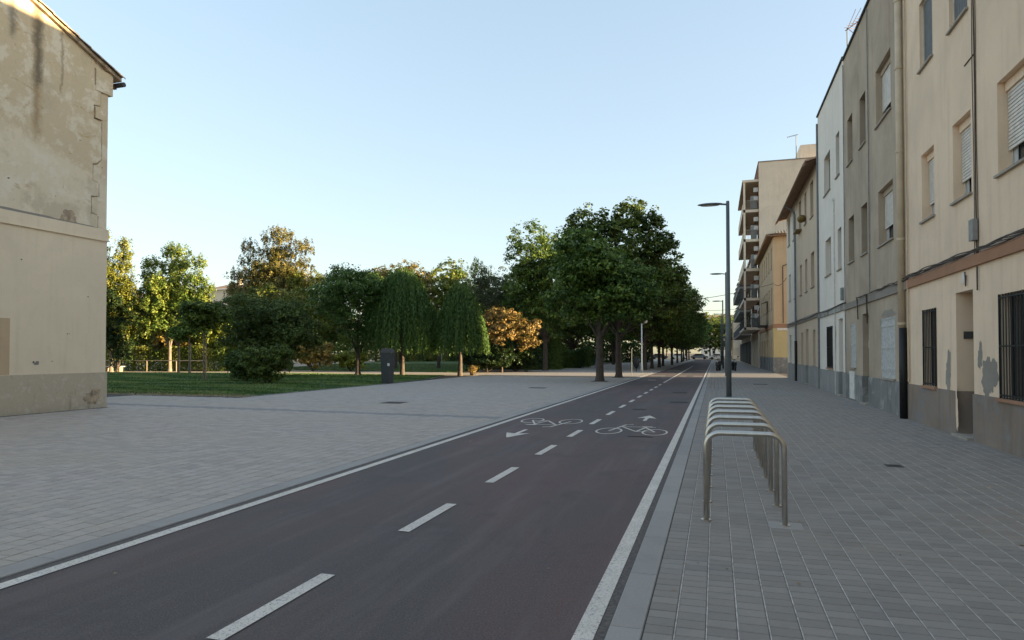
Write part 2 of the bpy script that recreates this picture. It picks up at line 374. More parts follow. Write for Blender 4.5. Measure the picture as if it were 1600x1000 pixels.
# ------------------------------------------------------------------ ground
def sheet(name, pts, z, mat, parent=None, kind='structure'):
    m = MB().poly([(x, y, z) for x, y in pts]); o = m.build(name, mat, parent)
    if not parent: o['kind'] = kind
    return o
sheet('ground', [(-1500,-300), (1500,-300), (1500,2500), (-1500,2500)], -0.03, M['soil'])
road = sheet('cycle_path', [(-4.88,-14), (-0.60,-14), (-0.60,400), (-4.88,400)], -0.012, M['asphalt'])
plaza = sheet('plaza', [(-60,-14), (-4.87,-14), (-4.87,46), (-4.87,180), (-22,180), (-16.4,44), (-16.4,20.3), (-60,19.9)], -0.008, M['bed'])
pavement = sheet('pavement', [(-0.61,-14), (4.6,-14), (4.6,46.5), (-0.61,46.5)], -0.008, M['bed'])
sheet('side_street', [(4.5,46.8), (60,46.8), (60,57.4), (4.5,57.4)], -0.004, M['asphalt'])
sheet('far_pavement', [(-0.41,46.5), (4.6,46.5), (4.6,400), (-0.41,400)], -0.001, M['paver'])
sheet('far_plaza', [(-16.4,46), (-5.1,46), (-5.1,180), (-24,180)], 0.002, M['paver_left'])

def paver_field(parent, xs, w, y0, y1, l, gx, gy, mat, stagger, nobj, clip=None, dark=None, h=0.006, view=None):
    """courses of concrete pavers; the nobj nearest the camera are objects, the rest one joined mesh"""
    cells = []
    for ci, x in enumerate(xs):
        off = stagger(ci)
        y = y0 + off
        while y < y1:
            if clip is None or clip(x, y): cells.append((x, y))
            y += l
    def key(c):
        return math.hypot(c[0]+w/2, c[1]) + (0 if view(c) else 1000)
    cells.sort(key=key)
    var = []
    for k in range(8):
        m = MB(); a, b = w-gx, l-gy; q = 0.004; t = rnd.random()
        zt = [rnd.uniform(-0.0012, 0.0012) for _ in range(4)]
        m.v = [(0,0,-h),(a,0,-h),(a,b,-h),(0,b,-h),(q,q,zt[0]),(a-q,q,zt[1]),(a-q,b-q,zt[2]),(q,b-q,zt[3])]
        m.f = [(4,5,6,7),(0,1,5,4),(1,2,6,5),(2,3,7,6),(3,0,4,7)]; m.t = [t]*5
        var.append((m.mesh('paver', mat), m, t))
    for x, y in cells[:nobj]:
        o = bpy.data.objects.new('paver', rnd.choice(var)[0]); C.objects.link(o); o.parent = parent
        o.location = (x, y, rnd.uniform(-0.001, 0.001))
    rest = cells[nobj:]
    A = np.array(rest); N = len(A); a, b, q = w-gx, l-gy, 0.004
    base = np.array([(0,0,-h),(a,0,-h),(a,b,-h),(0,b,-h),(q,q,0),(a-q,q,0),(a-q,b-q,0),(q,b-q,0)])
    V = np.repeat(base[None], N, 0); V[:, :, 0] += A[:, 0, None]; V[:, :, 1] += A[:, 1, None]
    V[:, 4:, 2] += rng.uniform(-0.0012, 0.0012, (N, 4)) + rng.uniform(-0.001, 0.001, (N, 1))
    F = np.array([(4,5,6,7),(0,1,5,4),(1,2,6,5),(2,3,7,6),(3,0,4,7)])
    P = V[:, F.ravel(), :].reshape(-1, 3)
    tint = np.repeat(rng.random(N), 5)
    if dark is not None:
        dk = np.array([dark(x, y) for x, y in rest])
    me = np_mesh('pavers', P, 4, tint, mat)
    if dark is not None:
        me.materials.append(M['paver_dark'])
        me.polygons.foreach_set('material_index', np.repeat(dk.astype(np.int32), 5))
    o = bpy.data.objects.new('pavers', me); C.objects.link(o); o.parent = parent; o['kind'] = 'stuff'

W1 = 0.175; xs_r = [-0.405 + i*W1 for i in range(28)]
offs = [rnd.uniform(0, 0.03) + (0.06 if rnd.random() < 0.3 else 0) for _ in xs_r]
holes_r = [(2.41, 10.65, 0.28), (2.9, 35.5, 0.3)]
paver_field(pavement, xs_r, W1, 2.4, 46.3, 0.12, 0.010, 0.006, M['paver'], lambda i: offs[i], 300,
            view=lambda c: c[1] > 3.4 and c[0] < 0.255*c[1]*1.6+0.2)
mm = MB()
for x in xs_r[1:]:
    y = 2.4
    while y < 30:
        ll = rnd.uniform(0.5, 2.4)
        if True: mm.quad((x-0.0085, y, -0.0025), (x-0.0005, y, -0.0025), (x-0.0005, y+ll, -0.0025), (x-0.0085, y+ll, -0.0025))
        y += ll
mm.build('joint_mortar', M['mortar'], pavement, kind='stuff')
W2 = 0.2; xs_l = [-5.12 - (i+1)*W2 for i in range(80)]
paver_field(plaza, xs_l, W2, 1.5, 44.0, 0.145, 0.009, 0.007, M['paver_left'], lambda i: (0.0725 if i % 2 else 0) + 0.01*(i % 3), 300,
            clip=lambda x, y: (x > -16.38 or y < 19.9+0.02*(-16.38-x)) and not (x < -17.3 and y < 15.3),
            dark=lambda x, y: abs(y - (15.62 - 0.055*(x+5.2))) < 0.24,
            view=lambda c: c[0] < 0 and c[1] > 2.6 and (c[0]*math.cos(PSI)+c[1]*math.sin(PSI)) > -0.77*(-c[0]*math.sin(PSI)+c[1]*math.cos(PSI)))
# kerbs: one object per stone where one can tell them apart
def kerb(x0, x1, name, label_y):
    k = MB().box(x0+0.005, x1-0.005, -14, 180, -0.05, -0.006).build(name, M['bed'], None, kind='structure')
    y = -2.0; proto = None
    sm = [MB().bbox(x0, x1, 0.003, 0.987, -0.04, 0.001, 0.006, t=rnd.random()).mesh('kerb_stone', M['kerb']) for _ in range(6)]
    n = 0
    while y < 60:
        o = bpy.data.objects.new('kerb_stone', rnd.choice(sm)); C.objects.link(o); o.parent = k
        o.location = (0, y, rnd.uniform(-0.001, 0.002)); y += 0.99; n += 1
    MB().bbox(x0, x1, y, 180, -0.04, 0.001, 0.006).build('kerb_run', M['kerb'], k)
kerb(-0.605, -0.412, 'kerb', 0); kerb(-5.115, -4.885, 'kerb', 0)
MB().box(-0.665, -0.607, -10, 180, -0.02, -0.0085).build('gutter_joint', M['gutter'], road)
MB().box(-4.883, -4.79, -10, 180, -0.02, -0.0085).build('gutter_joint', M['gutter'], road)
# markings
Z1 = -0.006
def flat(name, pts, z=Z1):
    return MB().poly([(x, y, z) for x, y in pts]).build(name, M['line'], road)
for x0, x1 in ((-4.785, -4.665), (-0.785, -0.668)):
    m = MB(); y = -2
    while y < 160:
        m.quad((x0, y, Z1), (x1, y, Z1), (x1, y+2, Z1), (x0, y+2, Z1)); y += 2
    m.build('edge_line', M['line'], road)
y = 0.75
while y < 36:
    flat('lane_dash', [(-2.76, y), (-2.645, y), (-2.645, y+1.15), (-2.76, y+1.15)]); y += 2.37
flat('centre_line', [(-2.76, 37), (-2.645, 37), (-2.645, 86), (-2.76, 86)])
for x0, x1, y in ((-4.45, -3.4, 47.9), (-2.45, -1.95, 47.9), (-1.5, -0.85, 47.8), (-4.3, -3.2, 62.9), (-1.75, -0.9, 63.4)):
    flat('crossing_dash', [(x0, y), (x1, y), (x1, y+0.5), (x0, y+0.5)])
for cx, cy in ((-3.6, 40.2),):
    flat('crossing_dash', [(cx-0.25, cy), (cx+0.2, cy), (cx+0.2, cy+0.35), (cx-0.25, cy+0.35)])
def xf(pts, cx, cy, flip):
    s = -1 if flip else 1
    return [(cx+s*x, cy+s*y) for x, y in pts]
def arrow(cx, cy, flip):
    p = [(-0.04,-0.68),(0.04,-0.68),(0.045,0.05),(0.24,-0.06),(0.02,0.68),(-0.02,0.68),(-0.24,-0.06),(-0.045,0.05)]
    m = MB(); q = xf(p, cx, cy, flip)
    m.poly([(x, y, Z1) for x, y in (q[0], q[1], q[2], q[7])]); m.poly([(x, y, Z1) for x, y in (q[2], q[3], q[4], q[5], q[6], q[7])])
    m.build('painted_arrow', M['line'], road)
def bicycle(cx, cy, flip):
    m = MB(); cnt = [0]
    def ring(x, y, rx, ry, w):
        cnt[0] += 1; z = Z1 + 0.0004*cnt[0]
        for k in range(32):
            a0, a1 = 2*math.pi*k/32, 2*math.pi*(k+1)/32
            p = [(x+rx*math.cos(a0), y+ry*math.sin(a0)), (x+rx*math.cos(a1), y+ry*math.sin(a1)),
                 (x+(rx-w)*math.cos(a1), y+(ry-w*1.6)*math.sin(a1)), (x+(rx-w)*math.cos(a0), y+(ry-w*1.6)*math.sin(a0))]
            m.poly([(u, v, z) for u, v in xf(p, cx, cy, flip)])
    def bar(x0, y0, x1, y1, w):
        cnt[0] += 1; z = Z1 + 0.0004*cnt[0]
        d = Vector((x1-x0, y1-y0)).normalized(); nx, ny = -d.y*w/2, d.x*w/2
        m.poly([(u, v, z) for u, v in xf([(x0+nx,y0+ny),(x0-nx,y0-ny),(x1-nx,y1-ny),(x1+nx,y1+ny)], cx, cy, flip)])
    ring(-0.46, -0.30, 0.27, 0.56, 0.04); ring(0.47, -0.30, 0.26, 0.54, 0.04)
    bar(-0.46, -0.30, -0.26, 0.98, 0.05); bar(-0.28, 0.95, -0.10, 1.0, 0.06)
    bar(-0.30, 0.55, 0.42, 0.58, 0.06); bar(-0.30, 0.55, 0.09, -0.30, 0.05); bar(0.09, -0.30, 0.22, 0.55, 0.05)
    bar(0.09, -0.30, 0.47, -0.30, 0.05); bar(0.47, -0.30, 0.22, 0.45, 0.045); bar(0.12, 0.66, 0.34, 0.66, 0.09)
    m.build('painted_bicycle', M['line'], road)
arrow(-1.63, 16.75, False); arrow(-3.82, 12.85, True)
bicycle(-1.66, 14.1, False); bicycle(-3.72, 15.1, True)
# covers set in the ground
def cover(x, y, w, l, par, z):
    m = MB().bbox(x-w/2, x+w/2, y-l/2, y+l/2, z-0.01, z+0.003, 0.003)
    for k in range(5): m.box(x-w/2+0.04, x+w/2-0.04, y-l/2+0.05+k*(l-0.12)/5, y-l/2+0.08+k*(l-0.12)/5, z+0.003, z+0.006)
    m.build('manhole_cover', M['coping'], par)
cover(-9.95, 19.5, 0.75, 0.75, plaza, 0.001); cover(-7.85, 29.7, 0.8, 0.6, plaza, 0.001)
cover(2.41, 10.65, 0.22, 0.22, pavement, 0.001); cover(-1.4, 13.0, 0.5, 0.08, road, -0.01)
cover(-1.15, 22.5, 0.62, 0.62, road, -0.01); cover(-1.4, 28.0, 0.62, 0.62, road, -0.01); cover(2.2, 36.5, 0.7, 0.6, pavement, 0.001)
cover(-2.1, 19.3, 0.4, 0.4, road, -0.01)

# park
sheet('park_path', [(-130,36), (-16.4,44.8), (-16.4,46), (-24,180), (-60,180), (-130,70)], -0.015, M['path'])
def lawn(name, pts, z):
    return sheet(name, pts, z, M['lawn'])
LW1 = [(-90,19.2), (-40,19.9), (-16.45,20.3), (-16.42,30), (-16.9,38), (-18.6,44.4), (-30,45.6), (-48,43.2), (-90,40)]
LW2 = [(-20.5,51.5), (-27,52.6), (-38,54.5), (-45,62), (-52,80), (-60,110), (-66,150), (-40,150), (-24,75)]
lawn('lawn', LW1, 0.004); lawn('lawn', LW2, 0.004)
sheet('park_bed', [(-17.5,53.5), (-20.2,50.6), (-24,75), (-40,150), (-14,150), (-15.2,66)], 0.006, M['soil'])
def inside(px, py, poly):
    c = np.zeros(len(px), bool); j = len(poly)-1
    for i in range(len(poly)):
        xi, yi = poly[i]; xj, yj = poly[j]
        c ^= ((yi > py) != (yj > py)) & (px < (xj-xi)*(py-yi)/(yj-yi+1e-12)+xi); j = i
    return c
def grass(poly, n, ymax, hmax):
    xs, ys = [p[0] for p in poly], [p[1] for p in poly]
    x = rng.uniform(max(min(xs), -60), max(xs), n); y = min(ys) + (min(ymax, max(ys))-min(ys))*rng.random(n)**1.5
    k = inside(x, y, poly); x, y = x[k], y[k]; n = len(x)
    g = np.sin(x*0.9+np.sin(y*0.7)*2)*np.cos(y*1.1+x*0.3)
    h = hmax*(0.45+0.5*rng.random(n)+0.25*g); a = rng.uniform(0, 2*math.pi, n); w = 0.018+0.02*rng.random(n)
    dx, dy = np.cos(a)*w, np.sin(a)*w; lx, ly = rng.normal(0, 0.03, n), rng.normal(0, 0.03, n)
    V = np.stack([np.stack([x-dx, y-dy, np.zeros(n)], 1), np.stack([x+dx, y+dy, np.zeros(n)], 1), np.stack([x+lx, y+ly, h], 1)], 1).reshape(-1, 3)
    g2 = np.sin(y*1.3+np.sin(x*0.35)*2.5)*0.6+np.sin(y*3.1+x*0.21+np.sin(x)*1.2)*0.6; t = np.clip(0.4+0.22*g+0.3*g2+rng.normal(0, 0.15, n), 0, 0.9); front = y-(19.9+0.0191*(x+40)); t = np.where(front < 0.9*rng.random(n)+0.35*(1+np.sin(x*1.7))*rng.random(n), 0.97, t)
    o = bpy.data.objects.new('grass', np_mesh('grass', V, 3, t, M['grass'])); C.objects.link(o); o['kind'] = 'stuff'
    o['label'] = 'short mown grass covering the park lawn'; o['category'] = 'grass'
for a, b in (((-60, 19.55), (-16.42, 20.25)), ((-16.42, 20.25), (-16.42, 30)), ((-16.42, 30), (-16.9, 38)), ((-16.9, 38), (-18.6, 44.4))):
    L_ = math.hypot(b[0]-a[0], b[1]-a[1]); nx, ny = -(b[1]-a[1])/L_*0.05, (b[0]-a[0])/L_*0.05
    MB().poly([(a[0]-nx,a[1]-ny,0.012),(b[0]-nx,b[1]-ny,0.012),(b[0]+nx,b[1]+ny,0.012),(a[0]+nx,a[1]+ny,0.012)]).build('lawn_edging', M['kerb'], plaza)
grass(LW1, 150000, 46, 0.07)
grass(LW2, 40000, 90, 0.09)

# ------------------------------------------------------------------ houses on the right
def house(label, y0, y1, H, wall, plinth, plz, band, bz, openings, depth=10.0, x=4.5, cat='house', flatroof=True, ends=(True, True), name='house', split=None, recess=0.17):
    t = thing(name, label, cat, (x, (y0+y1)/2, 0))
    ys = sorted(set([y0, y1] + [o[0] for o in openings] + [o[1] for o in openings] + ([split[0]] if split else [])))
    zs = sorted(set([0, H] + [o[2] for o in openings] + [o[3] for o in openings]))
    m = MB(); m2 = MB()
    for i in range(len(ys)-1):
        for j in range(len(zs)-1):
            cy, cz = (ys[i]+ys[i+1])/2, (zs[j]+zs[j+1])/2
            if any(o[0] < cy < o[1] and o[2] < cz < o[3] for o in openings): continue
            mm_ = m2 if (split and cy < split[0]) else m
            mm_.quad((x, ys[i+1], zs[j]), (x, ys[i], zs[j]), (x, ys[i], zs[j+1]), (x, ys[i+1], zs[j+1]))
    for o in openings:
        a, b, c, d, kind, dep = o
        mm_ = m2 if (split and a < split[0]) else m; X = x+dep
        mm_.quad((x,b,c),(x,b,d),(X,b,d),(X,b,c)); mm_.quad((x,a,c),(X,a,c),(X,a,d),(x,a,d))
        mm_.quad((x,a,d),(X,a,d),(X,b,d),(x,b,d)); mm_.quad((x,a,c),(x,b,c),(X,b,c),(X,a,c))
    X = x+depth
    m.quad((x,y0,0),(X,y0,0),(X,y0,H),(x,y0,H)); m.quad((X,y1,0),(x,y1,0),(x,y1,H),(X,y1,H)); m.quad((X,y0,0),(X,y1,0),(X,y1,H),(X,y0,H))
    m.quad((x,y0,H),(X,y0,H),(X,y1,H),(x,y1,H))
    m.build('wall', wall, t)
    if split: m2.build('wall', split[1], t)
    if plinth:
        def plin(yy0, yy1, mat):
            cuts = sorted([(o[0], o[1]) for o in openings if o[2] < plz-0.02 and yy0 <= o[0] and o[1] <= yy1]); c = yy0
            for a, b in cuts + [(yy1, yy1)]:
                if a-c > 0.02: MB().box(x-0.028, x+0.1, c, a, -0.01, plz).build('plinth', mat, t)
                c = b
        plin(y0+0.003, y1-0.003, plinth)
        # painted plinth returns inside the doorways
        for a, b, c, d, kind, dep in openings:
            if c < plz-0.02: MB().box(x-0.02, x+dep-0.01, b-0.012, b+0.006, 0.0, plz).build('plinth', plinth, t)
    if band:
        MB().box(x-0.055, x+0.05, y0+0.004, y1-0.004, bz[0], bz[1]).build('string_course', band, t)
    if flatroof:
        MB().box(x-0.06, x+0.3, y0-0.002, y1+0.002, H+0.002, H+0.07).build('parapet_coping', M['coping'], t)
    for o in openings: fill_opening(t, x, o)
    return t

def fill_opening(t, x, o):
    a, b, c, d, kind, dep = o; X = x+dep
    def frame(w, mat, x0, mid=False, zc=None, zd=None):
        zc = c if zc is None else zc; zd = d if zd is None else zd
        m = MB().box(x0, x0+0.05, a, a+w, zc, zd).box(x0, x0+0.05, b-w, b, zc, zd).box(x0, x0+0.05, a+w, b-w, zc, zc+w).box(x0, x0+0.05, a+w, b-w, zd-w, zd)
        if mid: m.box(x0+0.005, x0+0.045, (a+b)/2-w*0.5, (a+b)/2+w*0.5, zc+w, zd-w)
        return m
    if kind in ('roller', 'rollerfull'):
        gap = 0.0 if kind == 'rollerfull' else (d-c)*(0.16 + 0.12*rnd.random())
        w = frame(0.05, M['frame'], X-0.01, mid=True).build('window', M['frame'], t)
        MB().box(X+0.03, X+0.04, a+0.04, b-0.04, c+0.04, d-0.04).build('pane', M['glass'], w)
        if gap:
            MB().box(X+0.006, X+0.02, a+0.06, (a+b)/2-0.04, c+0.05, c+gap+0.1).build('curtain', M['curtain'], w)
            MB().box(X+0.006, X+0.02, b-0.2, b-0.06, c+0.05, c+gap+0.1).build('curtain', M['curtain'], w)
        MB().box(X-0.09, X-0.02, a+0.01, b-0.01, d-0.16, d-0.001).build('shutter_box', M['sill'] if kind == 'x' else M['cream'] if x+0 and t['label'].startswith('cream') else M['taupe'], w)
        sh = MB(); z = d-0.165; k = 0
        while z - 0.052 > c+gap:
            sh.box(X-0.055, X-0.03, a+0.012, b-0.012, z-0.048, z); z -= 0.062
        sh.build('shutter', M['alu'], w, kind='stuff')
        sill(w, x, a, b, c)
    elif kind == 'slit':
        w = frame(0.05, M['framedark'], X-0.04).build('window', M['framedark'], t)
        MB().box(X-0.02, X-0.01, a+0.04, b-0.04, c+0.04, d-0.04).build('pane', M['glass'], w); sill(w, x, a, b, c)
    elif kind == 'slitw':
        w = frame(0.06, M['frame'], X-0.04, mid=True).build('window', M['frame'], t)
        MB().box(X-0.02, X-0.01, a+0.04, b-0.04, c+0.04, d-0.04).build('pane', M['glass'], w); sill(w, x, a, b, c)
    elif kind == 'greyblind':
        w = frame(0.04, M['cream'], X-0.03).build('window', M['frame'], t)
        m = MB(); yy = a+0.05
        while yy < b-0.09: m.box(X-0.02, X-0.005, yy, yy+0.075, c+0.05, d-0.05); yy += 0.09
        m.build('shutter', M['slatgrey'], w); MB().box(X, X+0.01, a+0.02, b-0.02, c+0.02, d-0.02).build('pane', M['glass'], w); sill(w, x, a, b, c)
    elif kind == 'grille':
        w = frame(0.05, M['framedark'], X-0.04, mid=True).build('window', M['framedark'], t)
        MB().box(X-0.02, X-0.01, a+0.04, b-0.04, c+0.04, d-0.04).build('pane', M['glass'], w)
        if b-a > 1.0:
            sh = MB(); z = d-0.1
            while z > c+0.55: sh.box(X-0.075, X-0.055, a+0.1, a+(b-a)*0.4, z-0.046, z); z -= 0.052
            sh.build('shutter', M['alu'], w, kind='stuff')
        g = MB().box(x-0.03, x-0.012, a+0.02, b-0.02, d-0.07, d-0.045).box(x-0.03, x-0.012, a+0.02, b-0.02, (c+d)/2-0.012, (c+d)/2+0.012).box(x-0.03, x-0.012, a+0.02, b-0.02, c+0.04, c+0.065).box(x-0.03, x-0.012, a, a+0.02, c, d).box(x-0.03, x-0.012, b-0.02, b, c, d).build('window_grille', M['iron'], t)
        n = max(4, int((b-a)/0.105)); bm_ = MB().tube([(0,0,c+0.005), (0,0,d-0.005)], 0.0085, 6).mesh('bar', M['iron'])
        for k in range(n):
            ob = bpy.data.objects.new('bar', bm_); C.objects.link(ob); ob.parent = g
            ob.location = (x-0.021-ORG[t.name][0], a+(k+0.6)*(b-a)/(n+0.2)-ORG[t.name][1], 0)
        MB().box(x-0.07, x+dep, a-0.04, b+0.04, c-0.055, c-0.004).build('sill', M['terra'], w)
    elif kind == 'boards':
        w = frame(0.06, M['wood'], x+0.01).build('window_shutter', M['wood'], t)
        n = 4; mb = MB().box(x+0.022, x+0.04, 0.006, (b-a-0.12)/n-0.004, c+0.06, d-0.06)
        for k in range(n):
            q = MB(); q.v = [(v[0], v[1]+a+0.06+k*(b-a-0.12)/n, v[2]) for v in mb.v]; q.f = mb.f; q.t = mb.t
            q.build('board', M['wood'], w)
        for zz in (c+0.2, (c+d)/2-0.03, d-0.26): MB().box(x+0.008, x+0.021, a+0.062, b-0.062, zz, zz+0.07).build('batten', M['wood'], w)
        MB().box(x-0.06, x+0.05, a-0.05, b+0.05, c-0.05, c-0.003).build('sill', M['sill'], w)
    elif kind in ('door', 'doorgrey', 'doorbrown'):
        mat = {'door': M['doorb'], 'doorgrey': M['doorg'], 'doorbrown': M['doorb']}[kind]
        dd = MB().box(X-0.05, X, a+0.03, b-0.03, 0.02, d-0.02)
        dd.box(X-0.065, X-0.05, a+0.12, b-0.12, 0.25, 0.95).box(X-0.065, X-0.05, a+0.12, b-0.12, 1.15, 2.0)
        dr = dd.build('door', mat, t); MB().tube([(X-0.1, a+0.1, 1.05), (X-0.1, a+0.1, 1.25)], 0.012, 6).build('handle', M['iron'], dr)
        MB().box(x-0.12, X-0.05, a+0.01, b-0.01, -0.005, 0.045).build('doorstep', M['sill'], t)
    elif kind == 'recess':
        MB().box(X-0.02, X, a+0.01, b-0.01, c+0.01, d-0.01).build('window', M['glass'], t)

def sill(w, x, a, b, c):
    MB().box(x-0.055, x+0.1, a-0.05, b+0.05, c-0.045, c-0.004).build('sill', M['sill'], w)

hA = house('cream rendered house nearest the camera, with roller shutters and black window grilles', -12.0, 18.35, 12.75, M['cream'], M['plinth_a'], 0.86, M['terra'], (3.17, 3.37), [
    (16.2,17.12,8.02,9.55,'greyblind',0.10), (14.13,15.12,8.0,9.55,'greyblind',0.10), (11.2,12.2,8.0,9.55,'greyblind',0.10),
    (16.2,17.1,4.57,6.08,'roller',0.20), (14.05,15.02,4.55,6.08,'roller',0.20), (11.55,12.85,4.55,6.08,'roller',0.20), (8.2,9.4,4.55,6.08,'roller',0.2),
    (16.17,17.09,0.88,2.57,'grille',0.18), (14.06,14.97,0.0,2.77,'door',0.42), (11.3,12.86,0.86,2.57,'grille',0.18), (7.6,8.9,0.86,2.57,'grille',0.18)])
hB = house('taupe grey house with closed wooden shutters, between the cream and the white house', 18.35, 26.4, 12.2, M['taupe'], M['plinth_b'], 0.87, M['band_b'], (3.15, 3.36), [
    (24.9,25.8,8.2,9.8,'slit',0.3), (22.85,23.72,8.2,9.78,'slit',0.3), (19.75,21.45,8.13,9.76,'roller',0.22),
    (24.8,25.75,4.75,6.3,'slit',0.3), (22.75,23.62,4.73,6.28,'slit',0.3), (19.65,21.3,4.65,6.22,'roller',0.22),
    (24.7,25.6,1.12,2.62,'boards',0.1), (22.72,23.62,0.0,2.84,'doorbrown',0.42), (19.6,21.2,0.92,2.58,'boards',0.1)])
hC = house('narrow pale white house with grey-blue plinth, between the taupe house and the eaved house', 26.4, 32.8, 12.3, M['white'], M['plinth_c'], 0.9, M['band_c'], (3.17, 3.42), [
    (29.5,31.1,8.3,9.9,'slitw',0.22), (27.4,28.15,8.36,10.0,'slit',0.2),
    (29.5,30.9,4.84,6.35,'slitw',0.22), (27.15,27.95,4.77,6.32,'slit',0.2),
    (29.25,30.62,1.0,2.7,'grille',0.15), (27.06,27.9,0.0,2.9,'doorgrey',0.25)])
hD = house('three-storey house with tiled eaves, pale grey and beige halves either side of a grey downpipe', 32.8, 46.8, 10.45, M['pale'], M['plinth_c'], 0.97, M['band_b'], (3.25, 3.47), [
    (44.7,45.9,8.4,10.1,'slit',0.25), (42.0,43.05,8.34,10.05,'slit',0.25), (39.1,40.15,8.35,9.98,'slit',0.25), (36.9,37.65,8.3,9.9,'slit',0.25), (34.4,35.45,8.2,9.92,'slit',0.25),
    (44.6,45.55,4.88,6.55,'slit',0.25), (41.9,42.65,4.83,6.46,'slit',0.25), (39.0,39.85,4.79,6.42,'slit',0.25), (36.8,37.65,4.78,6.44,'slit',0.25), (34.3,35.45,4.8,6.46,'slit',0.25),
    (44.5,45.45,1.02,2.73,'slit',0.25), (41.75,42.45,1.02,2.72,'slit',0.25), (38.7,39.6,1.0,2.71,'slit',0.25), (36.6,37.7,0.0,2.83,'doorgrey',0.3), (34.15,35.0,1.04,2.71,'slit',0.25)],
    flatroof=False, split=(41.3, M['beige']))
hE = house('yellow and orange rendered corner house beyond the side street, with a tiled hipped roof', 57.4, 75.0, 11.2, M['orange'], M['plinth_b'], 1.25, M['terra'], (3.65, 3.95), [
    (58.9+k*2.6, 59.8+k*2.6, z, z+1.75, 'slit', 0.2) for k in range(6) for z in (8.6, 5.3)] + [
    (58.9,59.7,0.0,2.75,'doorbrown',0.2), (61.2,62.0,0.0,2.75,'doorbrown',0.2), (63.6,65.0,0.0,2.75,'doorgrey',0.2), (67,68.4,0.0,2.75,'doorgrey',0.2), (70.5,72,0.0,2.75,'doorgrey',0.2)],
    flatroof=False)
# yellow ground floor and end wall bands of the corner house
MB().box(4.47, 4.49, 57.38, 58.8, 1.26, 3.64).build('painted_dado', M['yellow'], hE)
MB().box(4.47, 14.5, 57.37, 57.396, 1.26, 3.64).build('painted_dado', M['yellow'], hE)
MB().box(4.44, 14.5, 57.34, 57.396, -0.01, 1.255).build('plinth', M['plinth_b'], hE)
MB().box(4.43, 14.5, 57.33, 57.396, 3.65, 3.95).build('string_course', M['terra'], hE)
MB().box(4.75, 5.5, 57.31, 57.36, 3.42, 3.62).build('street_name_plate', M['whitep'], hE)
MB().tube([(5.2,57.3,4.0),(5.2,57.3,8.6)], 0.035, 6).tube([(5.2,57.3,8.6),(6.2,57.3,9.0)], 0.03, 6).build('conduit', M['cable'], hE)

def tiled_roof(t, x0, y0, y1, z, rise, run, over, hips=(False, False), mat=None):
    """sloping roof of barrel tiles with wooden eaves"""
    X0 = x0-over; s = rise/run; z0 = z - over*s
    m = MB(); yy = y0
    while yy < y1-0.05:
        r = 0.105; n = 5; pts0 = []; pts1 = []
        for k in range(n+1):
            a = math.pi*k/n; dy, dz = r-r*math.cos(a), r*math.sin(a)
            pts0.append((X0, yy+dy, z0+dz+0.03)); pts1.append((x0+run, yy+dy, z+rise+dz+0.03))
        for k in range(n): m.quad(pts0[k], pts0[k+1], pts1[k+1], pts1[k])
        m.poly(pts0)
        yy += 0.21
    roof = m.build('roof', mat or M['tile'], t, kind='stuff')
    MB().poly([(X0+0.03, y0, z0-0.02), (x0+run, y0, z+rise-0.02), (x0+run, y1, z+rise-0.02), (X0+0.03, y1, z0-0.02)]).quad((X0+0.03,y0,z0+0.035),(X0+0.03,y1,z0+0.035),(X0+0.03,y1,z0-0.02),(X0+0.03,y0,z0-0.02)).build('soffit', M['soffit'], t)
    MB().poly([(x0, y0+0.01, z), (x0+run, y0+0.01, z), (x0+run, y0+0.01, z+rise-0.03)]).poly([(x0, y1-0.01, z), (x0+run, y1-0.01, z+rise-0.03), (x0+run, y1-0.01, z)]).build('gable', M['beige'], t)
    return roof, X0, z0
tiled_roof(hD, 4.5, 32.75, 47.2, 10.45, 1.7, 6.0, 0.55)
MB().tube([(3.90, 32.8, 10.19), (3.90, 47.2, 10.17)], 0.06, 8).build('gutter', M['soffit'], hD)
MB().tube([(3.90, 41.4, 10.12), (4.3, 41.4, 9.85), (4.42, 41.4, 9.6), (4.42, 41.4, 2.3)], 0.055, 8).build('downpipe', M['pipegrey'], hD)
MB().tube([(4.42, 41.4, 2.3), (4.42, 41.4, 0.0)], 0.075, 8).build('downpipe_guard', M['iron'], hD)
def hip(t):
    m = MB()
    z, s, ov = 11.2, 0.32, 0.55
    # street side tiles
    yy = 56.9
    while yy < 75.4:
        k = min(1.0, (yy-56.85)/5.0) if yy < 62 else 1.0
        x1 = 3.95 + 6.0*max(0.02, k)
        for q in range(4):
            a0, a1 = math.pi*q/4, math.pi*(q+1)/4; r = 0.115
            m.quad((3.95, yy+r-r*math.cos(a0), z-0.12+r*math.sin(a0)), (3.95, yy+r-r*math.cos(a1), z-0.12+r*math.sin(a1)),
                   (x1, yy+r-r*math.cos(a1), z-0.12+(x1-3.95)*s+r*math.sin(a1)), (x1, yy+r-r*math.cos(a0), z-0.12+(x1-3.95)*s+r*math.sin(a0)))
        yy += 0.23
    xx = 3.95
    while xx < 14:
        k = min(1.0, (xx-3.9)/6.0); y1 = 56.85+5.0*k
        for q in range(4):
            a0, a1 = math.pi*q/4, math.pi*(q+1)/4; r = 0.115
            m.quad((xx+r-r*math.cos(a0), 56.85, z-0.12+r*math.sin(a0)), (xx+r-r*math.cos(a1), 56.85, z-0.12+r*math.sin(a1)),
                   (xx+r-r*math.cos(a1), y1, z-0.12+6*k*s+r*math.sin(a1)), (xx+r-r*math.cos(a0), y1, z-0.12+6*k*s+r*math.sin(a0)))
        xx += 0.23
    m.build('roof', M['tileold'], t, kind='stuff')
    MB().box(4.0, 14.5, 56.9, 57.42, 11.0, 11.08).box(4.0, 4.52, 57.42, 75.3, 11.0, 11.08).build('soffit', M['soffit'], t)
hip(hE)
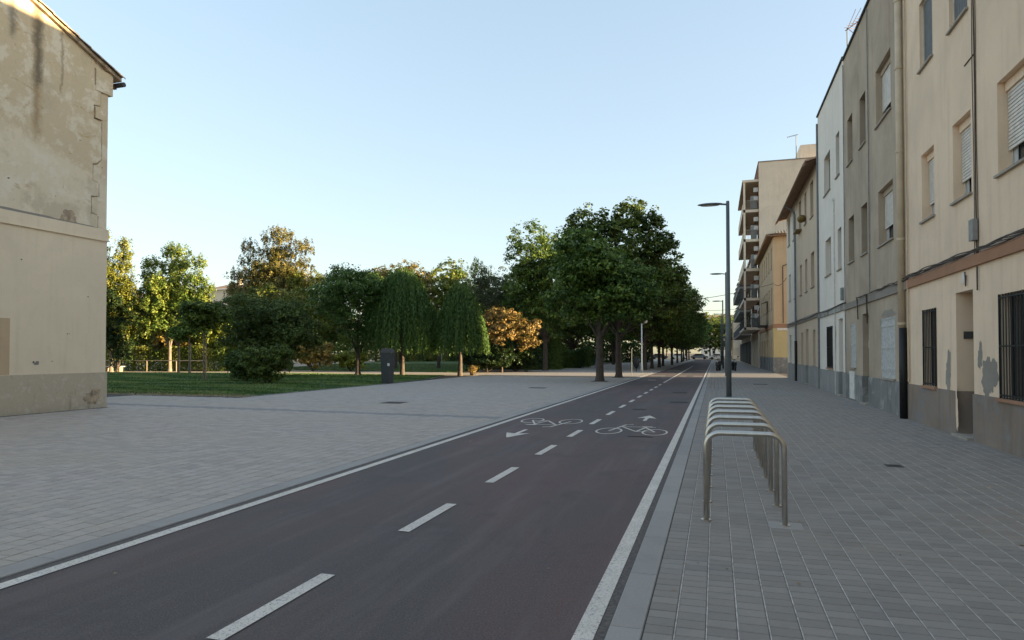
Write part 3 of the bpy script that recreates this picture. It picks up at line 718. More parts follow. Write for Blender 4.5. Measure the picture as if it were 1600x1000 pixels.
# a small balcony with a dark arched awning on the corner house
MB().box(3.75, 4.5, 63.0, 66.2, 3.95, 4.08).box(3.75, 3.79, 63.0, 66.2, 4.08, 4.95).build('balcony', M['iron'], hE)
mb = MB()
for k in range(6):
    a0, a1 = math.pi*0.5*k/6, math.pi*0.5*(k+1)/6
    mb.quad((4.5-0.8*math.sin(a0), 63.1, 5.4+0.8*math.cos(a0)), (4.5-0.8*math.sin(a0), 65.2, 5.4+0.8*math.cos(a0)), (4.5-0.8*math.sin(a1), 65.2, 5.4+0.8*math.cos(a1)), (4.5-0.8*math.sin(a1), 63.1, 5.4+0.8*math.cos(a1)))
mb.build('awning', M['plastic'], hE)

# details of the cream and taupe houses
MB().tube([(4.43, 18.62, 12.0), (4.43, 18.62, 2.2)], 0.085, 12).build('downpipe', M['pipe'], hA, True)
for z in (2.3, 4.4, 6.6, 8.7, 10.4): MB().tube([(4.43, 18.62, z), (4.43, 18.62, z+0.06)], 0.1, 12).build('pipe_collar', M['pipe'], hA)
MB().tube([(4.40, 18.42, 2.22), (4.40, 18.42, 0.0)], 0.09, 12).build('downpipe_guard', M['iron'], hA, True)
MB().tube([(4.46, 18.2, 12.0), (4.46, 18.2, 0.9)], 0.02, 6).build('conduit', M['pipe'], hA)
MB().box(4.40, 4.49, 13.72, 13.92, 3.62, 4.0).build('junction_box', M['box'], hA)
for dy, w in ((0.0, 0.011), (-0.07, 0.007), (0.09, 0.007)):
    pts = [(4.485, 13.8+dy+0.012*math.sin(z*1.7+dy*30), z) for z in np.arange(3.3, 12.4, 0.4)]
    MB().tube(pts, w, 5).build('cable', M['cable'], hA)
MB().tube([(4.49, 13.8, 7.0), (4.49, 14.3, 6.98)], 0.012, 5).build('cable', M['cable'], hA)
MB().tube([(4.47, 14.3, 3.05), (4.47, 14.33, 2.85), (4.47, 14.36, 3.12)], 0.012, 5).tube([(4.47, 13.75, 3.15), (4.47, 13.75, 2.72)], 0.014, 5).build('cable', M['cable'], hA)
MB().box(4.485, 4.497, 14.45, 14.58, 2.92, 3.12).build('house_number_tile', M['whitep'], hA)
MB().box(4.62, 4.78, 14.935, 14.965, 1.88, 2.02).build('doorbell_panel', M['coping'], hA)
def peel(t, cy, cz, w, h, seed, mat, x=4.4975):
    r = random.Random(seed); n = 90; pts = []
    for k in range(n):
        a = 2*math.pi*k/n; q = 1+0.17*math.sin(2*a+seed*1.7)+0.12*math.sin(3*a+seed)+0.09*math.sin(7*a+2*seed)+0.05*math.sin(13*a+seed)+r.uniform(-0.06, 0.06)
        pts.append((x, cy+w/2*math.cos(a)*q, cz+h/2*math.sin(a)*q))
    m = MB()
    for k in range(n): m.tri((x, cy, cz), pts[(k+1) % n], pts[k])
    m.build('peeled_patch', mat, t)
peel(hA, 15.45, 1.22, 0.3, 0.8, 2, M['cement']); peel(hA, 13.35, 1.2, 0.62, 0.75, 5, M['cement']); peel(hA, 13.75, 1.55, 0.2, 0.5, 9, M['cement'])
peel(hA, 14.9, 0.5, 0.12, 0.9, 4, M['cream'], 4.4705)
peel(hB, 20.3, 2.68, 1.7, 0.16, 3, M['cement']); peel(hC, 28.6, 2.2, 0.2, 0.9, 6, M['cement'])
MB().tube([(4.46, 22.35, 12.1), (4.46, 22.3, 8.0), (4.46, 22.35, 3.4)], 0.018, 6).build('conduit', M['box'], hB)
MB().tube([(4.46, 26.3, 12.0), (4.46, 26.32, 3.5), (4.46, 26.3, 0.9)], 0.018, 6).build('conduit', M['box'], hB)
MB().box(4.44, 4.49, 24.75, 25.55, 0.05, 0.98).build('meter_cabinet', M['whitep'], hB)
MB().box(4.66, 4.80, 23.585, 23.61, 1.75, 2.0).build('notice', M['whitep'], hB)
MB().box(4.42, 4.49, 26.75, 27.05, 3.55, 4.0).build('meter_box', M['box'], hC)
MB().tube([(4.46, 28.7, 7.6), (4.46, 28.62, 7.7), (4.46, 28.5, 7.6), (4.46, 28.5, 0.0)], 0.022, 6).build('conduit', M['frame'], hC)
MB().tube([(4.46, 32.75, 12.0), (4.46, 32.75, 0.0)], 0.045, 6).build('downpipe', M['pipegrey'], hC)
MB().box(4.2, 4.5, 38.9, 40.3, 8.27, 8.33).ell((4.3, 37.2, 8.55), 0.22, 0.35, 0.2).build('flower_box', M['leaforg'], hD)
# sagging cable bundle on the string course
t = thing('cable_bundle', 'thick bundle of black cables sagging along the string course of the cream and taupe houses', 'cable', (4.4, 12, 3.4))
for k in range(7):
    yy = np.arange(-4, 24.0 if k < 4 else 18.4, 0.18); ph = rnd.uniform(0, 6)
    pr = rnd.uniform(2.0, 5.5)
    pts = [(4.425+0.016*math.sin(y*pr+ph), y, 3.405+0.016*math.cos(y*pr+ph)+0.012*math.sin(y*0.9+k)+0.009*k-(0.02 if y > 18 else 0)) for y in yy]
    MB().tube(pts, 0.009+0.007*rnd.random(), 5).build('cable', M['cable'], t)
MB().tube([(4.41, 24.0, 3.42), (4.44, 24.05, 3.2), (4.44, 24.0, 2.7)], 0.02, 5).tube([(4.42, 22.6, 3.4), (4.44, 22.6, 2.5)], 0.025, 5).build('cable', M['cable'], t)
m = MB(); 
for y0_, y1_, s_ in ((26, 46.6, 0.0),): m.tube([(4.42, y, 3.38+0.03*math.sin(y)) for y in np.arange(y0_, y1_, 0.8)], 0.02, 5)
o = m.build('wall_cable', M['cable']); o['label'] = 'thin dark cable running along the white house and the eaved house'; o['category'] = 'cable'
# wires over the side street and the road
def wire(label, a, b, sag, r=0.022):
    a, b = Vector(a), Vector(b); pts = [tuple(a.lerp(b, k/16) - Vector((0, 0, sag*4*(k/16)*(1-k/16)))) for k in range(17)]
    o = MB().tube(pts, r, 5).build('overhead_wire', M['cable']); o['label'] = label; o['category'] = 'wire'
wire('black wire crossing the side street from the eaved house to the yellow corner house', (4.45, 46.7, 6.5), (4.45, 57.5, 7.3), 0.35)
wire('wire crossing the road from the yellow corner house to the avenue trees', (4.45, 57.5, 7.2), (-7.0, 61.0, 6.2), 0.45)
wire('far thin wire crossing above the road by the apartment block', (4.4, 92, 7.6), (-6.5, 94, 7.8), 0.4)

# apartment block
def apartment():
    H = 21.9
    t = thing('apartment_block', 'tall seven-storey apartment block with stacked brick-backed balconies and a blank end wall', 'apartment building', (4.5, 83, 0))
    m = MB(); x, X, y0, y1 = 4.5, 17.0, 75.02, 91.0
    m.quad((x,y0,0),(X,y0,0),(X,y0,H),(x,y0,H)).quad((X,y1,0),(x,y1,0),(x,y1,H),(X,y1,H)).quad((X,y0,0),(X,y1,0),(X,y1,H),(X,y0,H)).quad((x,y0,H),(X,y0,H),(X,y1,H),(x,y1,H))
    m.build('wall', M['apart'], t)
    MB().quad((x,y1,3.9),(x,y0,3.9),(x,y0,H),(x,y1,H)).build('brick_wall', M['brick'], t)
    MB().box(x-0.05, X, y0-0.05, y0+0.25, H+0.002, H+0.1).box(x-0.05, x+0.2, y0+0.25, y1, H+0.002, H+0.1).build('parapet_coping', M['cement'], t)
    MB().box(x, x+0.5, y0+0.01, y1-0.01, 0, 3.88).build('shop_wall', M['coping'], t)
    for k in range(6): MB().box(x-0.12, x-0.002, y0+0.3+k*2.9, y0+1.1+k*2.9, 0, 3.9).build('pilaster', M['apart'], t)
    zs = [4.35, 7.5, 10.65, 13.8, 16.95]
    for i, z in enumerate(zs):
        b = MB().box(2.95, x, 75.25, 90.0, z-0.28, z).build('balcony', M['apart'], t)
        r = MB().box(2.97, 3.02, 75.27, 89.98, z+0.95, z+1.0).box(3.02, 4.49, 75.27, 75.31, z+0.95, z+1.0)
        k = 75.3
        while k < 90: r.box(2.98, 3.01, k, k+0.03, z, z+0.95); k += 0.16
        k = 3.05
        while k < 4.45: r.box(k, k+0.03, 75.28, 75.31, z, z+0.95); k += 0.13
        r.build('railing', M['coping'] if i < 2 else M['cement'], b, kind='stuff')
        MB().box(3.7, 4.3, 75.4, 75.9, z+0.1, z+1.5).build('storage_box', M['box'], b)
        for q in range(3):
            MB().box(4.44, 4.498, 76.5+q*4.6, 78.3+q*4.6, z+0.05, z+2.2).build('balcony_door', M['glass'], t)
        MB().box(4.0, 4.45, 75.35, 75.75, z+1.9, z+2.35).box(4.0, 4.45, 75.35, 75.75, z+0.9, z+1.4).build('air_conditioner', M['frame'], b)
    for z in zs[2:]: MB().box(2.9, 2.96, 76.0, 90.0, z-0.3, z+0.75).build('balcony_parapet', M['apart'], t)
    MB().box(2.85, x, 75.2, 90.0, 19.9, 20.15).box(2.95, 3.15, 75.25, 75.45, 4.0, 19.9).build('balcony_roof', M['apart'], t)
    MB().box(8.9, 12.5, 77.5, 82, H, H+2.2).build('roof_hut', M['apart'], t)
    a = MB().tube([(8.5, 77.6, H), (8.5, 77.6, H+3.4)], 0.04, 6)
    a.tube([(7.6, 77.6, H+3.2), (8.7, 77.6, H+3.4)], 0.03, 5)
    for k in range(5): a.tube([(7.65+k*0.22, 77.3, H+3.2+k*0.03), (7.65+k*0.22, 77.9, H+3.2+k*0.03)], 0.015, 4)
    a.build('antenna', M['cement'], t)
apartment()
def apartment2():
    t = thing('apartment_block', 'pinkish lower apartment block with blue-grey awnings beyond the tall block', 'apartment building', (4.5, 112, 0))
    H = 13.6
    MB().box(4.5, 17, 91.02, 135, 0, H).build('wall', M['apart'], t)
    MB().box(4.3, 17, 90.98, 135.1, H+0.002, H+0.25).build('parapet_coping', M['terra'], t)
    for i, z in enumerate((4.2, 7.3, 10.4)):
        b = MB().box(3.1, 4.5, 93, 126, z-0.25, z).build('balcony', M['cement'], t)
        MB().box(3.1, 3.15, 93, 126, z, z+1.0).box(3.15, 4.5, 93, 93.05, z, z+1.0).build('railing', M['coping'], b)
        m = MB()
        for k in range(4):
            y = 93.6+k*8; m.quad((4.45, y, z+2.6), (4.45, y+5, z+2.6), (3.05, y+5, z+1.3), (3.05, y, z+1.3))
        m.build('awning', M['glassblue'], b)
        for k in range(8): MB().box(4.46, 4.499, 94+k*4.5, 95.6+k*4.5, z+0.1, z+2.2).build('window', M['glass'], t)
    for k in range(9): MB().box(4.4, 4.498, 92+k*4.6, 95+k*4.6, 0.1, 3.2).build('shop_front', M['coping'], t)
apartment2()
t = house('long row house at the far right end of the street', 135.1, 200, 10, M['beige'], None, 1, None, None,
      [(138+k*6, 139.6+k*6, z, z+1.6, 'slit', 0.2) for k in range(10) for z in (1.2, 4.4, 7.4)], name='house')

# rooftop antenna over the white and taupe houses
t = thing('rooftop_antenna', 'thin television antenna on a pole above the roof of the white and taupe houses', 'antenna', (4.9, 28.0, 12.2))
MB().tube([(4.9, 27.9, 12.2), (4.9, 27.9, 14.05)], 0.022, 6).build('pole', M['pole'], t)
a = MB().tube([(4.85, 28.0, 14.0), (5.5, 27.0, 14.1)], 0.016, 5)
for k in range(7):
    cx, cy = 4.95+k*0.08, 27.85-k*0.125
    a.tube([(cx-0.18, cy-0.12, 14.02+k*0.013), (cx+0.18, cy+0.12, 14.02+k*0.013)], 0.009, 4)
a.tube([(4.9, 27.9, 14.0), (5.15, 27.6, 14.6)], 0.012, 4).tube([(5.0, 27.75, 14.0), (5.3, 27.45, 14.55)], 0.012, 4).tube([(4.95, 27.9, 14.0), (5.2, 27.6, 13.55)], 0.012, 4)
a.build('aerial', M['terra'], t)

# ------------------------------------------------------------------ old building on the left
def left_house():
    X, y1, yr, y0 = -17.4, 15.45, 9.6, 3.8
    ze, s = 10.02, 0.40; zr = ze+(y1-yr)*s
    t = thing('old_house', 'old house at left with stained cream gable wall and worn cement base', 'house', (X, 9.6, 0))
    # base and lower wall
    MB().box(-40, X+0.03, y0-0.03, y1+0.03, 0-0.01, 1.03).build('plinth', M['plinth_l'], t)
    MB().box(-40, X, y0, y1, 1.03, 4.93).build('wall', M['cream_l'], t)
    MB().box(-40, X+0.03, y0-0.03, y1+0.03, 4.965, 5.28).box(-40, X+0.05, y0-0.05, y1+0.05, 4.93, 4.965).build('string_course', M['cream_l'], t)
    # upper wall body (bare corner strip level) and the thicker render skin with a toothed edge
    m = MB().poly([(X-0.03, y0, 5.28), (X-0.03, y1, 5.28), (X-0.03, y1, ze), (X-0.03, yr, zr), (X-0.03, y0, ze-0.0)])
    m.quad((X-0.03, y1, 5.28), (-40, y1, 5.28), (-40, y1, ze), (X-0.03, y1, ze)).quad((-40, y0, 5.28), (X-0.03, y0, 5.28), (X-0.03, y0, ze), (-40, y0, ze))
    m.build('wall', M['gable'], t)
    teeth = [(5.30, 15.12), (5.65, 15.12), (5.68, 14.9), (6.2, 14.9), (6.24, 15.14), (6.62, 15.14), (6.66, 14.94), (7.15, 14.94), (7.2, 15.06), (7.32, 15.2), (7.4, 15.22), (8.45, 15.2), (8.48, 14.95), (8.9, 14.95), (8.94, 15.17), (9.45, 15.17), (9.5, 14.97), (10.0, 14.95)]
    zt = lambda y: ze+(y1-y)*s
    m = MB()
    for (za, ya), (zb, yb) in zip(teeth[:-1], teeth[1:]):
        m.quad((X, 12.6, za), (X, ya, za), (X, yb, zb), (X, 12.6, zb)); m.quad((X-0.03, ya, za), (X-0.03, yb, zb), (X, yb, zb), (X, ya, za))
    m.poly([(X, 12.6, 10.0), (X, 14.95, 10.0), (X, 14.95, zt(14.95)-0.01), (X, 12.6, zt(12.6)-0.01)]); m.quad((X-0.03, 14.95, 10.0), (X-0.03, 14.95, zt(14.95)), (X, 14.95, zt(14.95)), (X, 14.95, 10.0))
    m.poly([(X, y0, 5.30), (X, 12.6, 5.30), (X, 12.6, zt(12.6)-0.01), (X, yr, zr-0.01), (X, y0, ze)])
    m.quad((X-0.03, y0, 5.30), (X-0.03, 15.12, 5.30), (X, 15.12, 5.30), (X, y0, 5.30))
    m.build('render_skin', M['gable'], t)
    m = MB(); w_ = 0.045
    for (za, ya), (zb, yb) in zip(teeth[:-1], teeth[1:]):
        d = Vector((0, yb-ya, zb-za)).normalized(); nrm = Vector((0, d.z, -d.y))*w_
        j = [rnd.uniform(0.6, 1.5) for _ in range(2)]
        m.quad((X-0.026, ya-nrm.y*0.5, za-nrm.z*0.5), (X-0.026, ya+nrm.y*j[0], za+nrm.z*j[0]), (X-0.026, yb+nrm.y*j[1], zb+nrm.z*j[1]), (X-0.026, yb-nrm.y*0.5, zb-nrm.z*0.5))
    m.build('render_edge', M['tileold'], t)
    MB().bbox(X-0.05, X+0.02, 15.0, 15.24, 8.52, 8.85, 0.012).build('quoin', M['gable'], t)
    # corner pad under the eave
    MB().box(X-0.4, X+0.02, 15.0, y1+0.12, 9.35, 10.0).build('eave_corbel', M['gable'], t)
    # roof slabs
    for ya, yb in ((y1+0.35, yr), (y0-0.35, yr)):
        za = zr-abs(ya-yr)*s
        MB().poly([(X+0.10, ya, za+0.0), (X+0.10, yb, zr), (-40, yb, zr), (-40, ya, za)]).poly([(X+0.10, ya, za+0.10), (-40, ya, za+0.10), (-40, yb, zr+0.10), (X+0.10, yb, zr+0.10)]).quad((X+0.10,ya,za),(X+0.10,yb,zr),(X+0.10,yb,zr+0.10),(X+0.10,ya,za+0.10)).quad((X+0.1,ya,za),(X+0.1,ya,za+0.1),(-40,ya,za+0.1),(-40,ya,za)).build('roof', M['tileold'], t)
    # verge tiles, one object each
    sm = []
    for k in range(4):
        m = MB(); L = 0.44
        for q in range(6):
            a0, a1 = math.pi*q/6, math.pi*(q+1)/6
            f = lambda a, r, y: (X+0.06+r*math.cos(a), y, r*math.sin(a)*0.8)
            m.quad(f(a0, 0.12, 0), f(a1, 0.12, 0), f(a1, 0.10, L), f(a0, 0.10, L))
            m.quad(f(a1, 0.105, 0), f(a0, 0.105, 0), f(a0, 0.12, 0), f(a1, 0.12, 0))
        me = m.mesh('verge_tile', M['tileold'], (X+0.06, 0, 0)); sm.append(me)
    n = 16
    for k in range(n):
        o = bpy.data.objects.new('verge_tile', rnd.choice(sm)); C.objects.link(o); o.parent = t
        y = y1+0.40-k*0.38; z = zr-abs(y-yr)*s+0.10+rnd.uniform(-0.01, 0.015)
        if y < yr: break
        o.location = (0.06+rnd.uniform(-0.015, 0.015), y-9.6, z); o.rotation_euler = (math.pi - math.atan(s)*-1*-1, 0, 0)
        o.rotation_euler = (-math.atan(s), rnd.uniform(-0.08, 0.08), math.pi*0 + rnd.uniform(-0.03, 0.03))
        o.scale = (1, -1, 1)
    o_ = MB().tube([(X+0.13, 15.86, 9.82), (-40, 15.86, 9.80)], 0.075, 8).build('gutter', M['coping'], t)
    for k in range(4): MB().box(X-0.3-k*0.5, X-0.2-k*0.5, 15.4, 15.9, 9.72, 9.80).build('rafter_end', M['soffit'], t)
    peel(t, 14.2, 5.42, 0.55, 0.35, 3, M['tileold'], X+0.004)
    peel(t, 12.2, 5.32, 3.2, 0.07, 5, M['cement'], X+0.005); peel(t, 14.0, 5.30, 1.8, 0.05, 8, M['cement'], X+0.006)
    for k in range(16):
        peel(t, rnd.uniform(10, 15.3), rnd.uniform(1.3, 4.8) if k < 9 else rnd.uniform(5.5, 8.5), rnd.uniform(0.02, 0.06), rnd.uniform(0.02, 0.05), 20+k, M['soil'] if k % 3 else M['cement'], X+0.003+0.0003*k)
    peel(t, 13.34, 1.33, 0.13, 0.11, 4, M['cement'], X+0.004); peel(t, 13.25, 1.36, 0.05, 0.05, 7, M['coping'], X+0.006)
    m = MB().quad((X+0.003, 12.0, 1.04), (X+0.003, 12.62, 1.04), (X+0.003, 12.62, 2.5), (X+0.003, 12.0, 2.5)); m.build('repaint_patch', M['orange'], t)
    peel(t, 15.0, 0.33, 0.5, 0.42, 11, M['tileold'], X+0.034)
left_house()

# ------------------------------------------------------------------ street furniture
def stand():
    t = thing('bicycle_stand', '', 'bicycle stand')
    w, H, r = 0.70, 0.835, 0.13
    pts = [(0, 0, 0), (0, 0, H-r)]
    for k in range(1, 7): a = math.pi/2*k/6; pts.append((r-r*math.cos(a), 0, H-r+r*math.sin(a)))
    pts.append((w/2, 0, H))
    for k in range(0, 7): a = math.pi/2*k/6; pts.append((w-r+r*math.sin(a), 0, H-r+r*math.cos(a)))
    pts.append((w, 0, 0))
    MB().tube(pts, 0.0255, 14).build('hoop', M['steel'], t, True)
    for x in (0, w):
        m = MB().tube([(x, 0, 0.0), (x, 0, 0.008)], 0.05, 14)
        m.build('base_plate', M['steel'], t)
    return t
s0 = stand(); km = kidmap(s0)
names = ['nearest of the seven steel hoop bicycle stands on the right pavement', 'second nearest steel hoop bicycle stand in the row of seven', 'third steel hoop bicycle stand counted from the camera',
         'middle, fourth steel hoop bicycle stand of the row', 'fifth steel hoop bicycle stand counted from the camera', 'sixth steel hoop bicycle stand, last but one of the row', 'farthest steel hoop bicycle stand, just before the street lamp']
for k in range(7):
    o = s0 if k == 0 else copy_tree(s0, km)
    o.location = (-0.095, 6.68+k*0.822, 0.002); o.rotation_euler = (0, 0, R((0, 0.4, -0.3, 0.2, -0.4, 0.3, 0)[k])); o['label'] = names[k]; o['group'] = 'bicycle stands in a row'
MB().bbox(0.46, 0.76, 6.56, 6.80, -0.01, 0.004, 0.004).build('mortar_patch', M['kerb'], pavement)

def lamp():
    t = thing('street_lamp', '', 'street lamp')
    MB().tube([(0,0,0), (0,0,2.9), (0,0,2.95), (0,0,7.15)], [0.095, 0.09, 0.07, 0.062], 14).build('pole', M['pole'], t, True)
    MB().tube([(0,0,7.15), (0,0,7.19)], [0.062, 0.05], 12).build('pole_cap', M['pole'], t)
    MB().tube([(0,0,7.06), (-0.26,0,7.09)], 0.035, 8).build('arm', M['pole'], t)
    m = MB().ell((-0.62, 0, 7.1), 0.46, 0.15, 0.055, 18, 10); h = m.build('lamp_head', M['pole'], t, True)
    MB().ell((-0.62, 0, 7.052), 0.34, 0.11, 0.02, 14, 6).build('lens', M['frame'], h)
    MB().box(-0.10, -0.086, -0.035, 0.035, 2.25, 2.36).build('tag', M['whitep'], t)
    MB().bbox(-0.16, 0.16, -0.16, 0.16, 0, 0.02, 0.005).build('base_plate', M['pole'], t)
    return t
l0 = lamp(); km = kidmap(l0)
for k, (x, y, lb) in enumerate([(0.46, 25.6, 'nearest tall grey street lamp behind the bicycle stands'), (0.72, 48.2, 'second grey street lamp, half hidden behind the nearest one'),
                                (0.75, 73.5, 'third grey street lamp down the right pavement'), (0.8, 98, 'fourth and farthest visible grey street lamp')]):
    o = l0 if k == 0 else copy_tree(l0, km); o.location = (x, y, 0.001); o['label'] = lb; o['group'] = 'street lamps along the right pavement'

def cabinet():
    t = thing('waste_column', 'dark grey metal column with a white sticker at the lawn edge', 'waste column', (-16.62, 31.8, 0))
    m = MB(); m.v = [(-16.82,31.55,0),(-16.40,31.55,0),(-16.40,32.05,0),(-16.82,32.05,0),(-16.90,31.5,1.62),(-16.33,31.5,1.62),(-16.33,32.1,1.62),(-16.90,32.1,1.62)]
    m.f = [(0,1,5,4),(1,2,6,5),(2,3,7,6),(3,0,4,7),(4,5,6,7)]; m.t = [.5]*5
    m.build('body', M['cabinet'], t)
    m = MB(); m.v = [(-16.92,31.48,1.63),(-16.31,31.48,1.63),(-16.31,32.12,1.63),(-16.92,32.12,1.63),(-16.84,31.6,1.86),(-16.45,31.6,1.86),(-16.45,32.0,1.86),(-16.84,32.0,1.86)]
    m.f = [(0,1,5,4),(1,2,6,5),(2,3,7,6),(3,0,4,7),(4,5,6,7),(3,2,1,0)]; m.t = [.5]*6
    m.build('cap', M['coping'], t)
    MB().box(-16.47, -16.35, 31.505, 31.515, 0.93, 1.07).build('sticker', M['whitep'], t)
cabinet()
def parklamp(x, y, h, label, heads=True):
    t = thing('park_lamp', label, 'lamp post', (x, y, 0))
    MB().tube([(x,y,0), (x,y,0.6), (x,y,0.62), (x,y,h)], [0.1,0.09,0.055,0.05], 10).build('pole', M['polew'], t, True)
    if heads:
        MB().tube([(x-0.02,y,h-0.25), (x+0.3,y,h-0.1)], 0.03, 6).build('arm', M['polew'], t)
        MB().ell((x,y,h+0.12), 0.16, 0.16, 0.16).ell((x+0.32,y,h+0.0), 0.15, 0.15, 0.15).build('globe', M['frame'], t, True)
parklamp(-5.8, 55.5, 4.2, 'white lamp post with two globes between the avenue trees')
parklamp(-6.0, 100.0, 4.2, 'distant white lamp post beside the avenue trees')
o = MB().tube([(-5.7,47.7,0),(-5.7,47.7,1.9)], 0.022, 8).build('sign_post', M['pipegrey']); o['label'] = 'short grey post at the plaza edge by the second avenue tree'; o['category'] = 'post'
t = thing('litter_bin', 'small black litter bin on a post between the avenue trees', 'litter bin', (-6.6, 58.5, 0))
MB().ell((-6.6, 58.5, 0.75), 0.28, 0.28, 0.5).build('bin', M['plastic'], t, True); MB().tube([(-6.6,58.5,0),(-6.6,58.5,0.4)], 0.05, 8).build('post', M['plastic'], t)
t = thing('notice_board', 'small blue sign on the plaza behind the avenue trees', 'sign', (-10.2, 60, 0))
MB().box(-10.4, -10.0, 60, 60.04, 0.3, 1.1).build('panel', M['blue'], t); MB().tube([(-10.2,60.06,0),(-10.2,60.06,1.1)], 0.03, 6).build('post', M['pipegrey'], t)
t = thing('street_light_pole', 'slim pale pole beside the hedge behind the plaza', 'post', (-18.34, 72.8, 0))
MB().tube([(-18.34,72.8,0),(-18.34,72.8,3.4)], 0.06, 8).build('pole', M['polew'], t)
t = thing('park_lamp', 'thin pale lamp post on the second lawn between the willows', 'lamp post', (-34, 80, 0))
MB().tube([(-34,80,0),(-34,80,4.2)], 0.07, 8).build('pole', M['polew'], t, True); MB().ell((-34,80,4.3), 0.2, 0.2, 0.14).build('lamp_head', M['polew'], t, True)
t = thing('park_lamp', 'dark park lamp with a flat hood in front of the pale far building', 'lamp post', (-53, 58, 0))
MB().tube([(-53,58,0),(-53,58,5.9)], 0.1, 8).build('pole', M['cabinet'], t, True); MB().tube([(-53,58,5.9),(-53,58,6.05),(-53,58,6.3)], [0.5,0.55,0.12], 12).build('hood', M['cabinet'], t, True)
# low rail and bench at the far side of the lawn
t = thing('park_rail', 'long low rail with posts in front of the shrubs beyond the lawn', 'rail', (-46, 43.5, 0))
MB().tube([(-53,45.4,0.95), (-42,47.2,0.95)], 0.03, 6).build('rail', M['cement'], t)
for k in range(5): MB().tube([(-53+k*2.75,45.4+k*0.45,0), (-53+k*2.75,45.4+k*0.45,0.95)], 0.035, 6).build('post', M['woodstake'], t)
t = thing('park_bench', 'small bench beside the low rail beyond the lawn', 'bench', (-47.5, 43.0, 0))
MB().box(-51.0,-49.0,45.0,45.45,0.42,0.48).build('seat', M['wood'], t)
for x in (-50.8, -49.3): MB().box(x, x+0.12, 45.05, 45.4, 0, 0.42).build('leg', M['woodstake'], t)

def scooter(x, y, label, ang, col):
    t = thing('motor_scooter', label, 'motor scooter', (0, 0, 0), 'scooters parked on the right pavement')
    for yy in (-0.6, 0.6):
        m = MB()
        for k in range(14):
            a0, a1 = 2*math.pi*k/14, 2*math.pi*(k+1)/14
            for xa in (-0.06, 0.06): m.quad((xa, yy+0.25*math.cos(a0), 0.25+0.25*math.sin(a0)), (xa, yy+0.25*math.cos(a1), 0.25+0.25*math.sin(a1)), (xa, yy+0.13*math.cos(a1), 0.25+0.13*math.sin(a1)), (xa, yy+0.13*math.cos(a0), 0.25+0.13*math.sin(a0)))
            m.quad((-0.06, yy+0.25*math.cos(a0), 0.25+0.25*math.sin(a0)), (0.06, yy+0.25*math.cos(a0), 0.25+0.25*math.sin(a0)), (0.06, yy+0.25*math.cos(a1), 0.25+0.25*math.sin(a1)), (-0.06, yy+0.25*math.cos(a1), 0.25+0.25*math.sin(a1)))
        w = m.build('wheel', M['plastic'], t); MB().tube([(-0.05,yy,0.25),(0.05,yy,0.25)], 0.13, 12).build('rim', M['pipegrey'], w)
    MB().ell((0, 0.3, 0.55), 0.18, 0.5, 0.22).ell((0, -0.5, 0.62), 0.17, 0.14, 0.36).box(-0.15, 0.15, -0.45, 0.1, 0.25, 0.34).build('body', M[col], t, True)
    MB().ell((0, 0.35, 0.8), 0.15, 0.42, 0.07).build('saddle', M['plastic'], t, True)
    MB().tube([(0,-0.55,0.8),(0,-0.45,1.05)], 0.03, 6).tube([(-0.3,-0.4,1.08),(0,-0.46,1.04),(0.3,-0.4,1.08)], 0.02, 6).build('handlebar', M['plastic'], t)
    MB().ell((0, -0.62, 0.85), 0.1, 0.06, 0.09).build('headlight', M['frame'], t, True)
    for s in (-1, 1): MB().tube([(s*0.22,-0.42,1.08),(s*0.28,-0.44,1.25)], 0.01, 4).ell((s*0.29,-0.44,1.28), 0.07, 0.02, 0.05).build('mirror', M['plastic'], t)
    t.location = (x, y, 0); t.rotation_euler = (0, 0, ang)
scooter(1.6, 64.3, 'black motor scooter standing right of the lamp posts', 0.15, 'plastic')
scooter(0.25, 63.5, 'dark motor scooter parked beside the kerb left of the lamp posts', -0.2, 'cabinet')
scooter(0.3, 72.0, 'grey motor scooter farther along the kerb', 0.1, 'pipegrey')

def car(x, y, ang, col, label):
    t = thing('parked_car', label, 'car', (0,0,0), 'cars parked at the far end of the road')
    prof = [(-2.1,0.35),(-2.15,0.8),(-1.4,0.95),(-0.8,1.42),(0.9,1.45),(1.7,0.98),(2.1,0.85),(2.1,0.35)]
    m = MB()
    for s in (-0.85, 0.85): m.poly([(s, p, z) for p, z in (prof if s < 0 else prof[::-1])])
    for (p, z), (p2, z2) in zip(prof, prof[1:]+prof[:1]): m.quad((-0.85,p,z),(0.85,p,z),(0.85,p2,z2),(-0.85,p2,z2))
    m.build('body', M[col], t)
    MB().quad((-0.7,-1.37,0.99),(0.7,-1.37,0.99),(0.7,-0.85,1.4),(-0.7,-0.85,1.4)).quad((-0.86,-0.8,1.0),(-0.86,1.3,1.0),(-0.86,0.85,1.38),(-0.86,-0.6,1.38)).quad((0.86,-0.8,1.0),(0.86,1.3,1.0),(0.86,0.85,1.38),(0.86,-0.6,1.38)).build('window', M['glass'], t)
    for sx in (-0.8, 0.8):
        for yy in (-1.3, 1.35): MB().tube([(sx-0.1,yy,0.32),(sx+0.1,yy,0.32)], 0.32, 12).build('wheel', M['plastic'], t)
        MB().ell((sx*0.8, -2.13, 0.68), 0.14, 0.04, 0.08).build('headlight', M['frame'], t)
    t.location = (x, y, 0); t.rotation_euler = (0, 0, ang)
for k, (x, y, c_, lb) in enumerate([(-9, 175, 'whitep', 'white car crossing beyond the far end of the avenue'), (-4, 178, 'pipegrey', 'grey car in the middle beyond the far end of the road'), (0.5, 176, 'whitep', 'white car at the right of the far end of the road'), (-14, 177, 'cabinet', 'dark car under the farthest avenue trees')]):
    car(x, y, R(88), c_, lb)
sheet('cross_street', [(-60,170), (60,170), (60,184), (-60,184)], 0.01, M['path'])

